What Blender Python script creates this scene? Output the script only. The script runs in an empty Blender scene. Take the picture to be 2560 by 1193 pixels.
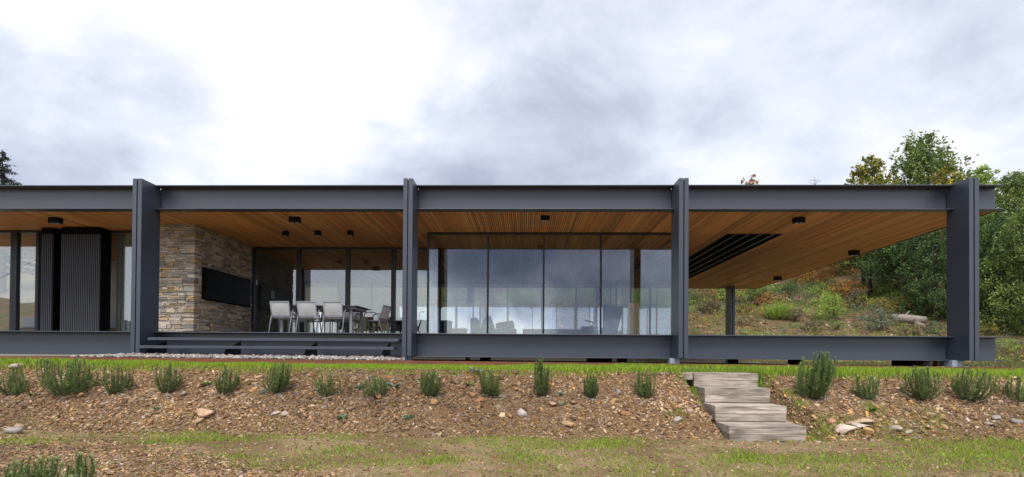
import bpy, math, random
import numpy as np
from mathutils import Vector, Matrix, Quaternion
rad = math.radians
sc = bpy.context.scene
COL = sc.collection
rng = np.random.default_rng(7)
random.seed(7)

# ------------------------------------------------------------------ camera
cam_d = bpy.data.cameras.new('camera')
cam = bpy.data.objects.new('camera', cam_d)
COL.objects.link(cam)
cam_d.lens = 18.0
cam_d.sensor_width = 36.0
cam_d.sensor_fit = 'HORIZONTAL'
cam_d.shift_y = 0.1105
cam_d.clip_start = 0.05
cam_d.clip_end = 8000
YAW, PITCH, ROLL = rad(1.35), rad(0.6), rad(0.416)
cam.matrix_world = (Matrix.Rotation(YAW, 4, 'Z') @ Matrix.Rotation(rad(90) + PITCH, 4, 'X') @ Matrix.Rotation(ROLL, 4, 'Z'))
sc.camera = cam
sc.view_settings.view_transform = 'Standard'
sc.view_settings.look = 'None'
sc.view_settings.gamma = 1.0
sc.view_settings.exposure = 1.08
sc.cycles.transparent_max_bounces = 32
sc.cycles.max_bounces = 10
sc.cycles.glossy_bounces = 6
sc.cycles.diffuse_bounces = 4
sc.cycles.sample_clamp_indirect = 6
sc.cycles.use_denoising = True

F_ = np.array([-math.sin(YAW), math.cos(YAW), 0.0]); R_ = np.array([math.cos(YAW), math.sin(YAW), 0.0]); U_ = np.array([0, 0, 1.0])
F2_ = F_ * math.cos(PITCH) + U_ * math.sin(PITCH); U2_ = -F_ * math.sin(PITCH) + U_ * math.cos(PITCH)
R3_ = R_ * math.cos(ROLL) + U2_ * math.sin(ROLL); U3_ = -R_ * math.sin(ROLL) + U2_ * math.cos(ROLL)
def ray(x, y):           # direction towards a point of the 2560 px wide photograph, used to survey the place
    return F2_ + R3_ * (x - 1280.) / 1280. - U3_ * (y - 879.4) / 1280.
def onY(x, y, Y):
    r = ray(x, y); return r * Y / r[1]
def onZ(x, y, z):
    r = ray(x, y); return r * z / r[2]

# ------------------------------------------------------------------ sky, sun
SUN_EL, SUN_AZ = rad(56), rad(184)      # azimuth measured clockwise from +Y (behind the camera, a little left)
w = bpy.data.worlds.new('World'); sc.world = w; w.use_nodes = True
nt = w.node_tree; N = nt.nodes; L = nt.links
for n in list(N): N.remove(n)
def nd(t, tree=None, **k):
    n = (tree or nt).nodes.new(t)
    for a, v in k.items(): setattr(n, a, v)
    return n
out = nd('ShaderNodeOutputWorld'); bg = nd('ShaderNodeBackground'); bg.inputs[1].default_value = 0.1
sky = nd('ShaderNodeTexSky', sky_type='NISHITA', sun_disc=False, sun_elevation=SUN_EL, sun_rotation=SUN_AZ)
tc = nd('ShaderNodeTexCoord')
def vmath(op, a, b=None, s=None):
    n = nd('ShaderNodeVectorMath', operation=op)
    for i, v in enumerate((a, b)):
        if v is None: continue
        if isinstance(v, (tuple, list)): n.inputs[i].default_value = v
        else: L.new(v, n.inputs[i])
    if s is not None:
        if isinstance(s, (int, float)): n.inputs['Scale'].default_value = s
        else: L.new(s, n.inputs['Scale'])
    return n
def fmath(op, a, b=0.0, c=None, clamp=False):
    n = nd('ShaderNodeMath', operation=op); n.use_clamp = clamp
    for i, v in enumerate((a, b, c)):
        if v is None: continue
        if isinstance(v, (int, float)): n.inputs[i].default_value = v
        else: L.new(v, n.inputs[i])
    return n.outputs[0]
d0 = vmath('NORMALIZE', tc.outputs['Generated']).outputs[0]
sep = nd('ShaderNodeSeparateXYZ'); L.new(d0, sep.inputs[0])
den = fmath('ADD', fmath('MAXIMUM', sep.outputs[2], 0.0), 0.16)
cmb = nd('ShaderNodeCombineXYZ')
L.new(fmath('DIVIDE', sep.outputs[0], den), cmb.inputs[0]); L.new(fmath('DIVIDE', sep.outputs[1], den), cmb.inputs[1])
plane = cmb.outputs[0]
mp = nd('ShaderNodeMapping'); mp.inputs['Location'].default_value = (3.3, 1.7, 0); mp.inputs['Rotation'].default_value = (0, 0, rad(-28)); mp.inputs['Scale'].default_value = (0.62, 1.05, 1)
L.new(plane, mp.inputs[0])
n1 = nd('ShaderNodeTexNoise'); n1.inputs['Scale'].default_value = 0.95; n1.inputs['Detail'].default_value = 7; n1.inputs['Roughness'].default_value = 0.55; n1.inputs['Distortion'].default_value = 0.6
L.new(mp.outputs[0], n1.inputs[0])
n2 = nd('ShaderNodeTexNoise'); n2.inputs['Scale'].default_value = 2.6; n2.inputs['Detail'].default_value = 6; n2.inputs['Roughness'].default_value = 0.55
L.new(d0, n2.inputs[0])
# warp for the large cloud banks
wv = vmath('SCALE', vmath('SUBTRACT', n2.outputs['Color'], (0.5, 0.5, 0.5)).outputs[0], s=0.55).outputs[0]
dw = vmath('ADD', d0, wv).outputs[0]
def sky_dir(px, py):
    r = ray(px, py); return r / np.linalg.norm(r)
def mir_dir(px, py):
    r = ray(px, py) * np.array([1, -1, 1]); return r / np.linalg.norm(r)
BANKS = [  # centre direction, stretch of the bank, reach, brightness added
    (sky_dir(640, 200), (1.0, 1.0, 0.75), 0.27, 0.36),
    (sky_dir(1000, 60), (1.0, 1.0, 1.2), 0.22, 0.22),
    (sky_dir(40, 60), (1.0, 1.0, 1.0), 0.10, 0.25),
    (sky_dir(150, 300), (0.9, 1.0, 1.2), 0.30, -0.17),
    (sky_dir(1000, 350), (1.0, 1.0, 1.6), 0.2, -0.13),
    (sky_dir(1380, 400), (0.7, 1.0, 2.3), 0.26, -0.17),
    (sky_dir(1750, 180), (1.0, 1.0, 1.6), 0.2, -0.04),
    (sky_dir(2050, 340), (0.7, 1.0, 1.8), 0.18, 0.22),
    (sky_dir(2020, 60), (0.8, 1.0, 1.8), 0.2, 0.20),
    (sky_dir(2500, 350), (1.0, 1.0, 1.3), 0.2, 0.06),
    (mir_dir(1390, 630), (0.9, 1.0, 2.4), 0.42, -0.70),
    (mir_dir(150, 680), (0.9, 1.0, 1.6), 0.42, 0.34),
    (mir_dir(860, 760), (0.9, 1.0, 2.0), 0.25, 0.12),
    (mir_dir(1320, 870), (0.4, 1.0, 5.0), 0.30, 0.62),
]
n3 = nd('ShaderNodeTexNoise'); n3.inputs['Scale'].default_value = 3.4; n3.inputs['Detail'].default_value = 7; n3.inputs['Roughness'].default_value = 0.6; n3.inputs['Distortion'].default_value = 0.35
mp3 = nd('ShaderNodeMapping'); mp3.inputs['Location'].default_value = (0.7, 0.2, 1.3); mp3.inputs['Rotation'].default_value = (0, rad(14), 0); mp3.inputs['Scale'].default_value = (0.9, 0.9, 1.7); L.new(d0, mp3.inputs[0]); L.new(mp3.outputs[0], n3.inputs[0])
val = fmath('MULTIPLY_ADD', n1.outputs['Fac'], 0.55, 0.055)
val = fmath('MULTIPLY_ADD', n3.outputs['Fac'], 0.85, val)
for c, s, r, a in BANKS:
    dv = vmath('MULTIPLY', vmath('SUBTRACT', dw, tuple(c)).outputs[0], s).outputs[0]
    ln = nd('ShaderNodeVectorMath', operation='LENGTH'); L.new(dv, ln.inputs[0])
    mr = nd('ShaderNodeMapRange', interpolation_type='SMOOTHSTEP')
    L.new(ln.outputs['Value'], mr.inputs[0])
    for i, v in ((1, 0.0), (2, r * 1.35), (3, a), (4, 0.0)): mr.inputs[i].default_value = v
    val = fmath('ADD', val, mr.outputs[0])
ramp = nd('ShaderNodeValToRGB')
els = ramp.color_ramp.elements
els[0].position = 0.12; els[0].color = (0.155, 0.195, 0.30, 1)
els[1].position = 0.95; els[1].color = (1.0, 1.0, 1.0, 1)
for p, c in ((0.36, (0.35, 0.37, 0.485)), (0.58, (0.56, 0.60, 0.74)), (0.78, (0.79, 0.83, 0.94))):
    e = els.new(p); e.color = (*c, 1)
L.new(val, ramp.inputs[0])
# the sunward half of the overcast, behind the camera, is the brighter one
bk_ = nd('ShaderNodeMapRange', interpolation_type='SMOOTHSTEP'); L.new(sep.outputs[1], bk_.inputs[0])
for i, v in ((1, 0.15), (2, -0.75), (3, 5.2), (4, 7.6)): bk_.inputs[i].default_value = v
cl = vmath('SCALE', ramp.outputs[0], s=bk_.outputs[0]).outputs[0]
mx = nd('ShaderNodeMix', data_type='RGBA'); mx.inputs[0].default_value = 0.94
L.new(sky.outputs[0], mx.inputs[6]); L.new(cl, mx.inputs[7])
L.new(mx.outputs[2], bg.inputs[0]); L.new(bg.outputs[0], out.inputs[0])
sl = bpy.data.lights.new('sun', 'SUN'); sl.energy = 1.7; sl.angle = rad(24); sl.color = (1.0, 0.95, 0.88)
so = bpy.data.objects.new('sun', sl); COL.objects.link(so)
sd = Vector((math.sin(SUN_AZ) * math.cos(SUN_EL), math.cos(SUN_AZ) * math.cos(SUN_EL), math.sin(SUN_EL)))
so.rotation_euler = sd.to_track_quat('Z', 'Y').to_euler(); so.location = (0, -5, 30)

# ------------------------------------------------------------------ materials
def new_mat(name):
    m = bpy.data.materials.new(name); m.use_nodes = True
    t = m.node_tree; b = t.nodes['Principled BSDF']; return m, t, b
def mat(name, col, rough=0.5, metal=0.0, spec=0.5, vary=0.0, vscale=(3, 3, 3), bump=0.0, bscale=40.0, attr=False, transl=0.0, detail=5):
    m, t, b = new_mat(name)
    b.inputs['Roughness'].default_value = rough; b.inputs['Metallic'].default_value = metal
    b.inputs['Specular IOR Level'].default_value = spec
    b.inputs['Base Color'].default_value = (*col, 1)
    src = None
    if attr:
        a = t.nodes.new('ShaderNodeAttribute'); a.attribute_name = 'Col'; src = a.outputs['Color']
    if vary > 0:
        co = t.nodes.new('ShaderNodeTexCoord'); mpn = t.nodes.new('ShaderNodeMapping'); mpn.inputs['Scale'].default_value = vscale
        t.links.new(co.outputs['Object'], mpn.inputs[0])
        no = t.nodes.new('ShaderNodeTexNoise'); no.inputs['Scale'].default_value = 1.0; no.inputs['Detail'].default_value = detail; no.inputs['Roughness'].default_value = 0.6
        t.links.new(mpn.outputs[0], no.inputs[0])
        mr = t.nodes.new('ShaderNodeMapRange')
        for i, v in ((1, 0.25), (2, 0.75), (3, 1 - vary), (4, 1 + vary)): mr.inputs[i].default_value = v
        t.links.new(no.outputs['Fac'], mr.inputs[0])
        sv = t.nodes.new('ShaderNodeVectorMath'); sv.operation = 'SCALE'
        if src is None: sv.inputs[0].default_value = col
        else: t.links.new(src, sv.inputs[0])
        t.links.new(mr.outputs[0], sv.inputs['Scale']); src = sv.outputs[0]
    if src is not None: t.links.new(src, b.inputs['Base Color'])
    if bump > 0:
        co = t.nodes.new('ShaderNodeTexCoord'); no = t.nodes.new('ShaderNodeTexNoise'); no.inputs['Scale'].default_value = bscale; no.inputs['Detail'].default_value = 6
        t.links.new(co.outputs['Object'], no.inputs[0])
        bp = t.nodes.new('ShaderNodeBump'); bp.inputs['Strength'].default_value = bump; bp.inputs['Distance'].default_value = 0.02
        t.links.new(no.outputs['Fac'], bp.inputs['Height']); t.links.new(bp.outputs[0], b.inputs['Normal'])
    if transl > 0:
        tr = t.nodes.new('ShaderNodeBsdfTranslucent'); ms = t.nodes.new('ShaderNodeMixShader'); ms.inputs[0].default_value = transl
        if src is not None: t.links.new(src, tr.inputs[0])
        else: tr.inputs[0].default_value = (*col, 1)
        o = t.nodes['Material Output']
        t.links.new(b.outputs[0], ms.inputs[1]); t.links.new(tr.outputs[0], ms.inputs[2]); t.links.new(ms.outputs[0], o.inputs[0])
    return m
M = {}
M['steel'] = mat('painted_steel', (0.038, 0.047, 0.068), 0.4, 0, 0.7, vary=0.10, vscale=(0.7, 0.7, 1.6), bump=0.02, bscale=30)
M['dark_steel'] = mat('dark_steel', (0.022, 0.024, 0.031), 0.4, 0, 0.4, vary=0.1)
M['galv'] = mat('galvanised_steel', (0.30, 0.35, 0.43), 0.5, 0.0, 0.5, vary=0.15, vscale=(8, 8, 8))
M['soffit'] = mat('cedar_slats', (0.3, 0.16, 0.07), 0.55, 0, 0.3, vary=0.28, vscale=(30, 0.9, 30), attr=True)
M['backing'] = mat('soffit_backing', (0.012, 0.009, 0.007), 0.9)
M['roof'] = mat('roof_membrane', (0.10, 0.10, 0.10), 0.8, vary=0.1)
M['deck'] = mat('deck_boards', (0.22, 0.20, 0.18), 0.6, vary=0.15, vscale=(1, 14, 1))
M['stone'] = mat('stacked_stone', (0.3, 0.27, 0.24), 0.85, 0, 0.2, vary=0.25, vscale=(14, 14, 26), bump=0.6, bscale=35, attr=True)
M['mortar'] = mat('stone_joint', (0.07, 0.06, 0.05), 0.95)
M['plaster'] = mat('interior_plaster', (0.42, 0.40, 0.34), 0.8, vary=0.05)
M['curtain'] = mat('curtain_cloth', (0.40, 0.40, 0.33), 0.9, vary=0.15, vscale=(14, 14, 0.3))
M['slat'] = mat('shutter_slats', (0.062, 0.065, 0.077), 0.5, 0, 0.3, vary=0.08)
M['alu'] = mat('grey_aluminium', (0.19, 0.20, 0.225), 0.38, 0.0, 0.5, vary=0.08)
M['sling'] = mat('sling_fabric', (0.46, 0.46, 0.47), 0.85, vary=0.06, vscale=(40, 40, 40))
M['tabletop'] = mat('table_glass_top', (0.03, 0.032, 0.035), 0.3)
M['black'] = mat('black_plastic', (0.004, 0.004, 0.005), 0.5, 0, 0.15)
M['screen'] = mat('black_cover', (0.004, 0.004, 0.005), 0.85, 0, 0.1)
M['lampglass'] = mat('lamp_lens', (0.35, 0.34, 0.32), 0.25)
M['corten'] = mat('rusted_steel', (0.165, 0.056, 0.028), 0.8, vary=0.35, vscale=(2.2, 5, 12), bump=0.15)
M['wood'] = mat('oak_wood', (0.30, 0.16, 0.07), 0.5, vary=0.25, vscale=(2, 25, 25))
M['palewood'] = mat('pale_wood', (0.62, 0.46, 0.28), 0.6, vary=0.12, vscale=(30, 30, 1.5))
M['navy'] = mat('navy_fabric', (0.018, 0.026, 0.045), 0.9, vary=0.12, vscale=(30, 30, 30))
M['greyfab'] = mat('grey_fabric', (0.05, 0.055, 0.065), 0.9, vary=0.12, vscale=(30, 30, 30))
M['white'] = mat('white_cloth', (0.7, 0.7, 0.68), 0.8, vary=0.06)
M['bark'] = mat('bark', (0.06, 0.048, 0.038), 0.9, vary=0.4, vscale=(9, 9, 2), bump=0.6, bscale=18)
M['palebark'] = mat('pale_bark', (0.20, 0.18, 0.15), 0.9, vary=0.35, vscale=(9, 9, 2))
M['deadwood'] = mat('weathered_log', (0.24, 0.20, 0.17), 0.9, vary=0.45, vscale=(2, 12, 12), bump=0.8, bscale=14)
M['leaf'] = mat('foliage', (0.05, 0.08, 0.02), 0.55, 0, 0.3, attr=True, transl=0.28)
M['grass'] = mat('grass_blades', (0.1, 0.2, 0.03), 0.6, 0, 0.25, attr=True, transl=0.35)
M['chips'] = mat('stone_chips', (0.3, 0.2, 0.13), 0.9, 0, 0.2, attr=True, vary=0.25, vscale=(40, 40, 40))
M['rock'] = mat('rock', (0.3, 0.22, 0.15), 0.9, 0, 0.2, vary=0.4, vscale=(9, 9, 14), bump=0.7, bscale=22, attr=True)
M['pebble'] = mat('white_pebbles', (0.5, 0.48, 0.46), 0.8, 0, 0.3, attr=True)
M['cable'] = mat('black_cable', (0.015, 0.015, 0.015), 0.7)
M['concrete'] = mat('concrete', (0.28, 0.27, 0.25), 0.9, vary=0.2)

def sleeper_mat():
    m, t, b = new_mat('weathered_sleeper'); b.inputs['Roughness'].default_value = 0.85; b.inputs['Specular IOR Level'].default_value = 0.2
    co = t.nodes.new('ShaderNodeTexCoord'); oi = t.nodes.new('ShaderNodeObjectInfo')
    ad = t.nodes.new('ShaderNodeVectorMath'); ad.operation = 'MULTIPLY_ADD'
    t.links.new(oi.outputs['Random'], ad.inputs[0]); ad.inputs[1].default_value = (37, 11, 23); t.links.new(co.outputs['Object'], ad.inputs[2])
    def noise(scale, s, det=6, dist=0.0):
        mpn = t.nodes.new('ShaderNodeMapping'); mpn.inputs['Scale'].default_value = scale; t.links.new(ad.outputs[0], mpn.inputs[0])
        n = t.nodes.new('ShaderNodeTexNoise'); n.inputs['Scale'].default_value = s; n.inputs['Detail'].default_value = det; n.inputs['Distortion'].default_value = dist
        t.links.new(mpn.outputs[0], n.inputs[0]); return n.outputs['Fac']
    g = noise((1.3, 22, 22), 2.2, 6, 0.6); s = noise((1.2, 2, 4), 1.6, 4, 0.4); c = noise((0.9, 60, 60), 1.5, 3)
    rp = t.nodes.new('ShaderNodeValToRGB'); e = rp.color_ramp.elements
    e[0].position = 0.30; e[0].color = (0.22, 0.175, 0.14, 1); e[1].position = 0.64; e[1].color = (0.50, 0.435, 0.365, 1)
    t.links.new(g, rp.inputs[0])
    mr = t.nodes.new('ShaderNodeMapRange')
    for i, v in ((1, 0.36), (2, 0.56), (3, 0.6), (4, 1.1)): mr.inputs[i].default_value = v
    t.links.new(s, mr.inputs[0])
    sv = t.nodes.new('ShaderNodeVectorMath'); sv.operation = 'SCALE'; t.links.new(rp.outputs[0], sv.inputs[0]); t.links.new(mr.outputs[0], sv.inputs['Scale'])
    mr2 = t.nodes.new('ShaderNodeMapRange')
    for i, v in ((1, 0.30), (2, 0.36), (3, 0.45), (4, 1.0)): mr2.inputs[i].default_value = v
    t.links.new(c, mr2.inputs[0])
    sv2 = t.nodes.new('ShaderNodeVectorMath'); sv2.operation = 'SCALE'; t.links.new(sv.outputs[0], sv2.inputs[0]); t.links.new(mr2.outputs[0], sv2.inputs['Scale'])
    orn = t.nodes.new('ShaderNodeMapRange'); t.links.new(oi.outputs['Random'], orn.inputs[0])
    for i, v in ((1, 0.0), (2, 1.0), (3, 0.72), (4, 1.12)): orn.inputs[i].default_value = v
    sv3 = t.nodes.new('ShaderNodeVectorMath'); sv3.operation = 'SCALE'; t.links.new(sv2.outputs[0], sv3.inputs[0]); t.links.new(orn.outputs[0], sv3.inputs['Scale'])
    t.links.new(sv3.outputs[0], b.inputs['Base Color'])
    bp = t.nodes.new('ShaderNodeBump'); bp.inputs['Strength'].default_value = 0.35; bp.inputs['Distance'].default_value = 0.01
    t.links.new(g, bp.inputs['Height']); t.links.new(bp.outputs[0], b.inputs['Normal'])
    return m
M['sleeper'] = sleeper_mat()

def glass_mat(name, base, tint):
    m = bpy.data.materials.new(name); m.use_nodes = True; t = m.node_tree
    for n in list(t.nodes): t.nodes.remove(n)
    o = t.nodes.new('ShaderNodeOutputMaterial'); tr = t.nodes.new('ShaderNodeBsdfTransparent'); tr.inputs[0].default_value = (*tint, 1)
    gl = t.nodes.new('ShaderNodeBsdfGlossy'); gl.inputs['Roughness'].default_value = 0.0; gl.inputs[0].default_value = (0.86, 0.93, 1.0, 1)
    lw = t.nodes.new('ShaderNodeLayerWeight'); lw.inputs[0].default_value = 0.5
    p = t.nodes.new('ShaderNodeMath'); p.operation = 'POWER'; t.links.new(lw.outputs['Facing'], p.inputs[0]); p.inputs[1].default_value = 4.0
    q = t.nodes.new('ShaderNodeMath'); q.operation = 'MULTIPLY_ADD'; t.links.new(p.outputs[0], q.inputs[0]); q.inputs[1].default_value = 1 - base; q.inputs[2].default_value = base
    ms = t.nodes.new('ShaderNodeMixShader'); t.links.new(q.outputs[0], ms.inputs[0]); t.links.new(tr.outputs[0], ms.inputs[1]); t.links.new(gl.outputs[0], ms.inputs[2])
    t.links.new(ms.outputs[0], o.inputs[0]); return m
M['glass'] = glass_mat('window_glass', 0.125, (0.93, 0.95, 0.96))
M['coated'] = glass_mat('coated_window_glass', 0.36, (0.90, 0.93, 0.92))

# ------------------------------------------------------------------ mesh helpers
WORLD = {}
def woff(p): return WORLD.get(p.name, Vector((0, 0, 0))) if p else Vector((0, 0, 0))
class MB:
    def __init__(s): s.v = []; s.f = []; s.c = []; s.cc = None
    def col(s, c): s.cc = c; return s
    def _add(s, vs, fs):
        o = len(s.v); s.v += [tuple(p) for p in vs]; s.f += [tuple(i + o for i in f) for f in fs]
        s.c += [s.cc or (1, 1, 1)] * len(vs); return s
    def box(s, x0, x1, y0, y1, z0, z1):
        return s._add([(x0, y0, z0), (x1, y0, z0), (x1, y1, z0), (x0, y1, z0), (x0, y0, z1), (x1, y0, z1), (x1, y1, z1), (x0, y1, z1)],
                      [(0, 3, 2, 1), (4, 5, 6, 7), (0, 1, 5, 4), (1, 2, 6, 5), (2, 3, 7, 6), (3, 0, 4, 7)])
    def hexa(s, p): return s._add(p, [(0, 3, 2, 1), (4, 5, 6, 7), (0, 1, 5, 4), (1, 2, 6, 5), (2, 3, 7, 6), (3, 0, 4, 7)])
    def bar(s, a, b, w, h=None, up=(0, 0, 1)):
        a = Vector(a); b = Vector(b); h = h or w; d = (b - a).normalized(); u = Vector(up)
        if abs(d.dot(u)) > 0.98: u = Vector((0, 1, 0))
        sx = d.cross(u).normalized() * w / 2; sy = sx.cross(d).normalized() * h / 2
        return s.hexa([a - sx - sy, a + sx - sy, a + sx + sy, a - sx + sy, b - sx - sy, b + sx - sy, b + sx + sy, b - sx + sy])
    def tube(s, pts, r, n=8, cap=True):
        pts = [Vector(p) for p in pts]; rs = r if isinstance(r, (list, tuple)) else [r] * len(pts)
        vs = []; fs = []; u = None
        for i, p in enumerate(pts):
            d = (pts[min(i + 1, len(pts) - 1)] - pts[max(i - 1, 0)]).normalized()
            if u is None: u = d.orthogonal().normalized()
            u = (u - d * u.dot(d)).normalized(); w_ = d.cross(u)
            for k in range(n):
                a = 2 * math.pi * k / n; vs.append(p + (u * math.cos(a) + w_ * math.sin(a)) * rs[i])
        for i in range(len(pts) - 1):
            for k in range(n):
                k2 = (k + 1) % n; fs.append((i * n + k, i * n + k2, (i + 1) * n + k2, (i + 1) * n + k))
        if cap: fs.append(tuple(range(n - 1, -1, -1))); fs.append(tuple(range((len(pts) - 1) * n, len(pts) * n)))
        return s._add(vs, fs)
    def build(s, name, m, parent=None, bevel=0.0, smooth=False, origin=None):
        off = woff(parent) if parent else Vector(origin or (0, 0, 0))
        me = bpy.data.meshes.new(name); me.from_pydata([tuple(Vector(p) - off) for p in s.v], [], s.f)
        if s.cc is not None:
            a = me.color_attributes.new('Col', 'FLOAT_COLOR', 'POINT')
            a.data.foreach_set('color', np.array([(*c, 1.0) for c in s.c], dtype=np.float32).ravel())
        return link(name, me, m, parent, off, bevel, smooth)
def link(name, me, m, parent, off, bevel=0.0, smooth=False):
    me.materials.append(M[m] if isinstance(m, str) else m)
    o = bpy.data.objects.new(name, me); COL.objects.link(o)
    if parent: o.parent = parent
    else: o.location = off
    WORLD[o.name] = off.copy()
    if bevel > 0:
        b = o.modifiers.new('bevel', 'BEVEL'); b.width = bevel; b.segments = 2; b.limit_method = 'ANGLE'
    if smooth: me.polygons.foreach_set('use_smooth', [True] * len(me.polygons))
    return o
def arr_mesh(name, V, Fc, m, parent=None, cols=None, smooth=False, origin=None):
    off = woff(parent) if parent else Vector(origin or (0, 0, 0))
    V = np.asarray(V, np.float32) - np.array(off, np.float32); Fc = np.asarray(Fc, np.int32); k = Fc.shape[1]
    me = bpy.data.meshes.new(name); me.vertices.add(len(V)); me.vertices.foreach_set('co', V.ravel())
    me.loops.add(Fc.size); me.loops.foreach_set('vertex_index', Fc.ravel()); me.polygons.add(len(Fc))
    me.polygons.foreach_set('loop_start', np.arange(0, Fc.size, k, dtype=np.int32))
    me.update(calc_edges=True)
    if cols is not None:
        a = me.color_attributes.new('Col', 'FLOAT_COLOR', 'POINT')
        c = np.ones((len(V), 4), np.float32); c[:, :3] = cols; a.data.foreach_set('color', c.ravel())
    return link(name, me, m, parent, off, 0, smooth)
def tag(o, label=None, cat=None, group=None, kind=None):
    if label: o['label'] = label
    if cat: o['category'] = cat
    if group: o['group'] = group
    if kind: o['kind'] = kind
    return o
def thing(name, loc, label, cat, group=None):
    o = bpy.data.objects.new(name, None); COL.objects.link(o); o.location = loc; o.empty_display_size = 0.2
    WORLD[o.name] = Vector(loc); return tag(o, label, cat, group)
def dup(root, loc, rz=0.0, label=None, scale=None, group=None):
    r = root.copy(); COL.objects.link(r); r.location = loc; r.rotation_euler = (0, 0, rz)
    if scale is not None: r.scale = scale if isinstance(scale, tuple) else (scale,) * 3
    if label: r['label'] = label
    if group: r['group'] = group
    for ch in list(root.children):
        c = ch.copy(); COL.objects.link(c); c.parent = r
        for g in list(ch.children):
            d = g.copy(); COL.objects.link(d); d.parent = c
    return r

# ------------------------------------------------------------------ terrain
_wv = [(rng.normal(0, 1, 2) * s, rng.uniform(0, 6.28), a) for s, a in [(0.5, 1.0)] * 4 + [(1.3, 0.6)] * 5 + [(3.5, 0.3)] * 6 + [(9, 0.13)] * 7 + [(20, 0.06)] * 7]
def wob(x, y):
    t = 0
    for k, p, a in _wv: t = t + a * np.sin(k[0] * x + k[1] * y + p)
    return t / 3.0
def sst(a, b, x):
    t = np.clip((x - a) / (b - a), 0, 1); return t * t * (3 - 2 * t)
def H(x, y):
    x = np.asarray(x, float); y = np.asarray(y, float)
    wb = wob(x, y)
    toe = 8.06 + 0.07 * np.sin(x * 0.9) + 0.06 * wb
    t = np.clip((y - toe) / (9.42 - toe), 0, 1)
    top = -0.262 - 0.004 * x
    base = -1.22 - 0.06 * np.clip(3 - y, 0, 1000) 
    base = np.maximum(base, -70)
    prof = t + 0.05 * np.sin(t * 6.28)
    z = base + (top - base) * prof + 0.035 * np.sin(x * 5.1 + 2 * np.sin(y * 3)) * np.sin(y * 6.3 + 1.5 * np.sin(x * 1.7)) * sst(0, .3, t) * sst(1, .75, t) + 0.028 * wb * (1 - sst(9.3, 9.6, y)) * sst(2, 4, y)
    dl = 0.24 * sst(8.1, 9.5, y); lane = sst(3.02 - dl * .7, 3.18 - dl * .7, x) * sst(4.70 - dl, 4.54 - dl, x)
    z = z - (0.30 * sst(8.0, 8.45, y) + 0.07 * sst(7.5, 7.85, y) * sst(8.45, 8.0, y)) * lane * sst(10.35, 10.1, y)
    z = z + 0.07 * sst(-0.6, 0.6, (-1.9 - x) * 0.42 - (y - 5.0) * 0.9) * (y > 2)
    z = z + (top + 0.02 - z) * sst(9.35, 9.5, y) * (1 - lane * sst(10.35, 10.1, y))
    z = z + (0.02 + 0.065 * sst(-8, 10, x)) * sst(9.5, 10.6, y) * sst(10.7, 10.6, y) * (1 - lane * sst(10.35, 10.1, y))
    z = z + 0.08 * sst(10.62, 10.66, y) * np.ones_like(x)
    yy = np.clip(y - 26.0, 0, 40); z = z + 0.335 * yy + 0.2 * sst(25, 30, y) + 0.15 * wb * sst(27, 33, y)
    z = z + 0.3 * np.clip(y - 66, 0, 30)
    return z
def ground_at(px, py, y0=4.0):
    r = ray(px, py); Y = np.arange(y0, 70, 0.01); P = r[None, :] * (Y / r[1])[:, None]
    hit = np.nonzero(P[:, 2] <= H(P[:, 0], P[:, 1]))[0]
    return P[hit[0]] if len(hit) else P[-1]

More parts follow.
